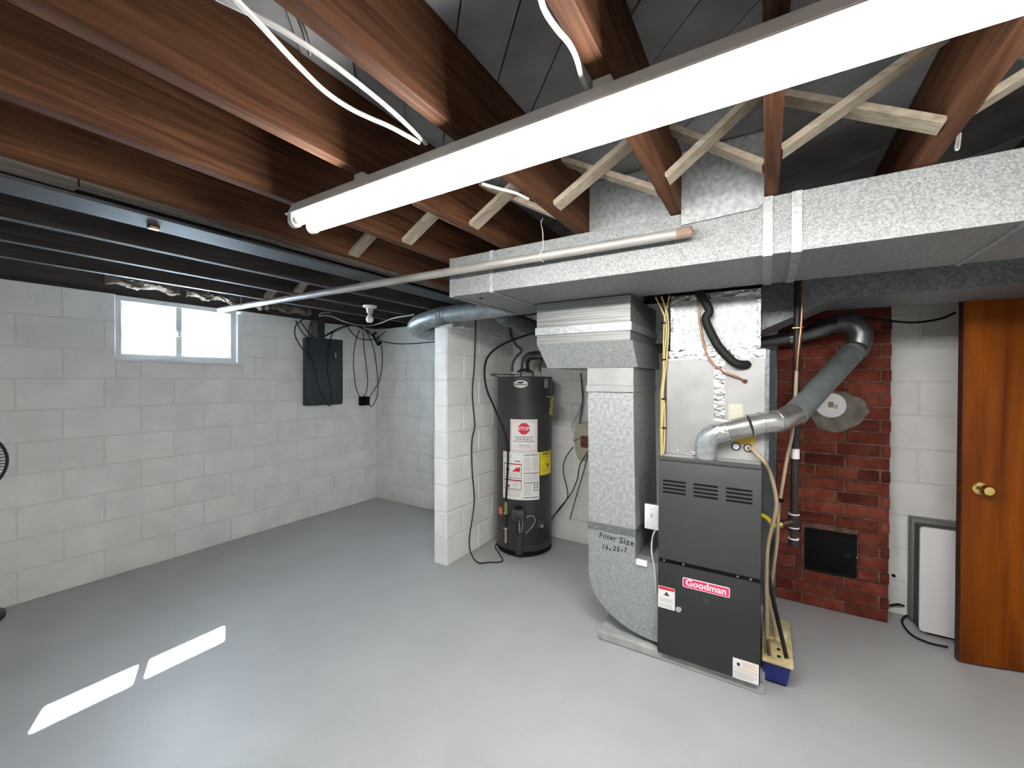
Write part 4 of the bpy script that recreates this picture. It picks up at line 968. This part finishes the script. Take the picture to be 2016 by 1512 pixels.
# cables over the joists
cable('white_cable', ats([(410, -16), (437, 0), (500, 30), (555, 59), (630, 108), (700, 160), (780, 226), (839, 283)], 'Z', 2.066), 0.0055, 'wire_white', 'white cable under the joists running straight to the light fixture')
cable('white_cable', ats([(450, -18), (465, 0), (503, 38), (545, 84), (590, 132), (640, 180), (687, 212), (730, 233), (769, 250), (826, 281)], 'Z', 2.053), 0.0055, 'wire_white', 'second white cable under the joists bowing down to the light fixture')
cable('white_cable', ats([(1062, -15), (1072, 20), (1095, 55), (1120, 85), (1135, 115), (1146, 155), (1160, 180)], 'Z', 2.066), 0.0055, 'wire_white', 'short white cable dropping to the light fixture between two joists')
cable('white_cable', ats([(950, 362), (985, 372), (1015, 380), (1040, 392)], 'Z', 2.07), 0.005, 'wire_white', 'white cable end behind the light fixture over the bridging')
cable('white_cable', ats([(1886, 265), (1881, 292), (1887, 292), (1891, 262)], 'Y', 1.70), 0.003, 'wire_white', 'small white cable loop hanging beside the joist at the duct')
cable('black_cable', [(0.03, 3.02, 1.80), (0.08, 3.10, 1.78)]+ats([(1600, 632), (1660, 624), (1700, 625), (1755, 632), (1800, 635), (1850, 628), (1882, 615)], 'Y', 3.17), 0.006, 'rubber', 'black cable sagging across the chimney top to the brown door')

tag(MB().tube([at(556, 6, 'Z', 2.21), at(585, 28, 'Z', 2.205), at(599, 62, 'Z', 2.20), at(611, 106, 'Z', 2.20)], 0.006, 8).build('iron_strap', 'black_iron'), 'bent black iron rod fixed between the joists above the white cables', 'rod')

# ================================================================== DOOR, APPLIANCE, FAN
dr = thing('door_1', (0.842, 2.952, 0.008), None, None, kind='structure')
da = math.radians(14.5); u_ = Vector((math.cos(da), math.sin(da), 0)); n_ = Vector((math.sin(da), -math.cos(da), 0))
d0 = Vector((0.842, 2.952, 0))
def dbox(a0, a1, o0, o1, z0, z1, m, name, parent, bev=None):
    b = MB().bbox(a0, a1, o0, o1, z0, z1, bev) if bev else MB().box(a0, a1, o0, o1, z0, z1)
    b.v = [d0+u_*v.x+n_*v.y+Vector((0, 0, v.z)) for v in b.v]
    return b.build(name, m, parent, smooth=bool(bev))
DWD = 0.74
dbox(0, DWD, -0.035, 0.0, 0.01, 2.03, 'door_wood', 'door_slab', dr, 0.002)
dbox(-0.003, 0.0, -0.034, -0.001, 0.011, 2.029, 'door_edge', 'edge_strip', dr)
dbox(-0.0045, -0.003, -0.030, -0.005, 0.87, 0.93, 'brass', 'latch_plate', dr)
kz = 0.893; ka = 0.066
kn = MB().lathe([(0.031, 0), (0.030, 0.006), (0.022, 0.010), (0.012, 0.013), (0.011, 0.032), (0.020, 0.036), (0.027, 0.046), (0.027, 0.056), (0.020, 0.065), (0.008, 0.067)], d0+u_*ka+Vector((0, 0, kz)), axis=tuple(n_), seg=28)
kn.build('door_knob', 'brass', dr)
kn = MB().lathe([(0.031, 0), (0.030, 0.006), (0.012, 0.013), (0.011, 0.032), (0.027, 0.046), (0.020, 0.065)], d0+u_*ka-n_*0.035+Vector((0, 0, kz)), axis=tuple(-n_), seg=20)
kn.build('door_knob', 'brass', dr)
for z in (0.25, 1.0, 1.8): dbox(DWD-0.002, DWD+0.012, -0.012, 0.004, z-0.045, z+0.045, 'brass', 'hinge', dr)
jb = d0+u_*(DWD+0.014)
tag(MB().box(jb.x, XR-0.0005, jb.y-0.05, jb.y+0.06, 0.0, 2.031).build('trim_1', 'door_edge', smooth=False), kind='structure')

ap = thing('panel_appliance', (0.95, 3.27, 0.0), 'boxy appliance with white front panel and grey bezel against the wall behind the door', 'appliance')
ax0, ax1 = 0.734, 1.20
MB().bbox(ax0, ax1, 3.30, 3.376, 0.015, 0.618, 0.006).build('back_frame', 'bezel', ap)
MB().bbox(ax0+0.012, ax1-0.012, 3.198, 3.2995, 0.02, 0.600, 0.006).build('body', 'furnace_gray', ap)
plate_y(ax0+0.010, ax1-0.010, 0.020, 0.606, 3.197, 0.018, 'white_plastic', 'front_panel', ap, 0.016)
MB().box(ax0+0.05, ax1-0.05, 3.21, 3.36, 0.0, 0.0195).build('foot', 'black', ap, False)
cable('appliance_cord', [at(1752, 1192, 'Y', 3.36), at(1770, 1190, 'Y', 3.35), at(1790, 1198, 'Z', 0.03), at(1800, 1206, 'Z', 0.006), at(1780, 1215, 'Z', 0.006), at(1777, 1228, 'Z', 0.006), at(1795, 1250, 'Z', 0.006), at(1830, 1266, 'Z', 0.006), at(1866, 1274, 'Z', 0.006)], 0.006, 'rubber', 'black power cord curled on the floor beside the white panel appliance')
ol = at(1759, 1133, 'Y', YB-0.001)
tag(MB().lathe([(0.010, 0), (0.010, 0.003)], (ol.x, YB-0.0005, ol.z), axis=(0, -1, 0), seg=12).build('wall_plug', 'black'), 'small black plug in the block wall right of the chimney', 'plug')

# pedestal fan at the left edge of the photo
fb = at(-97, 1238, 'Z', 0.0); fz = 0.93
fn = thing('pedestal_fan', (fb.x, fb.y, 0), 'dark navy pedestal fan standing at the left edge near the window wall', 'fan')
MB().lathe([(0.20, 0), (0.20, 0.015), (0.17, 0.03), (0.03, 0.045), (0.022, 0.06)], (fb.x, fb.y, 0), seg=32).build('base', 'navy', fn)
MB().tube([(fb.x, fb.y, 0.05), (fb.x, fb.y, fz-0.05)], 0.015, 14).build('pole', 'navy', fn)
fd = Vector((-fb.x, -fb.y, 0.25)).normalized(); fc = Vector((fb.x, fb.y, fz)); fu_, fv_, _ = basis(fd)
MB().tube([fc-fd*0.12, fc-fd*0.02], [0.05, 0.065], 18).build('motor_housing', 'navy', fn)
def circ(rad, off, n=40): return [fc+fd*off+(fu_*math.cos(2*PI*i/n)+fv_*math.sin(2*PI*i/n))*rad for i in range(n+1)]
MB().tube(circ(0.205, 0.045), 0.0075, 8).tube(circ(0.205, 0.058), 0.006, 8).build('cage_rim', 'navy', fn)
MB().tube(circ(0.07, 0.095), 0.003, 6).tube(circ(0.14, 0.085), 0.003, 6).build('cage_ring', 'navy', fn)
cg = MB()
for i in range(64):
    a = 2*PI*i/64; e_ = fu_*math.cos(a)+fv_*math.sin(a)
    cg.tube([fc+fd*0.10+e_*0.03, fc+fd*0.095+e_*0.10, fc+fd*0.078+e_*0.17, fc+fd*0.052+e_*0.204], 0.0016, 5)
    cg.tube([fc-fd*0.01+e_*0.06, fc-fd*0.0+e_*0.15, fc+fd*0.045+e_*0.204], 0.0016, 5)
tag(cg.build('cage_wires', 'navy', fn), kind='stuff')
MB().lathe([(0.045, 0), (0.045, 0.006), (0.03, 0.01)], fc+fd*0.095, axis=tuple(fd), seg=20).build('cage_badge', 'navy', fn)
for i in range(3):
    a = 2*PI*i/3; e_ = fu_*math.cos(a)+fv_*math.sin(a); t_ = fd.cross(e_)
    q = [fc+fd*0.03+e_*0.03-t_*0.02, fc+fd*0.055+e_*0.03+t_*0.02, fc+fd*0.07+e_*0.18+t_*0.07, fc+fd*0.02+e_*0.18-t_*0.06]
    MB().hexa(q, [p+fd*0.003 for p in q]).build('blade', 'navy', fn, False)
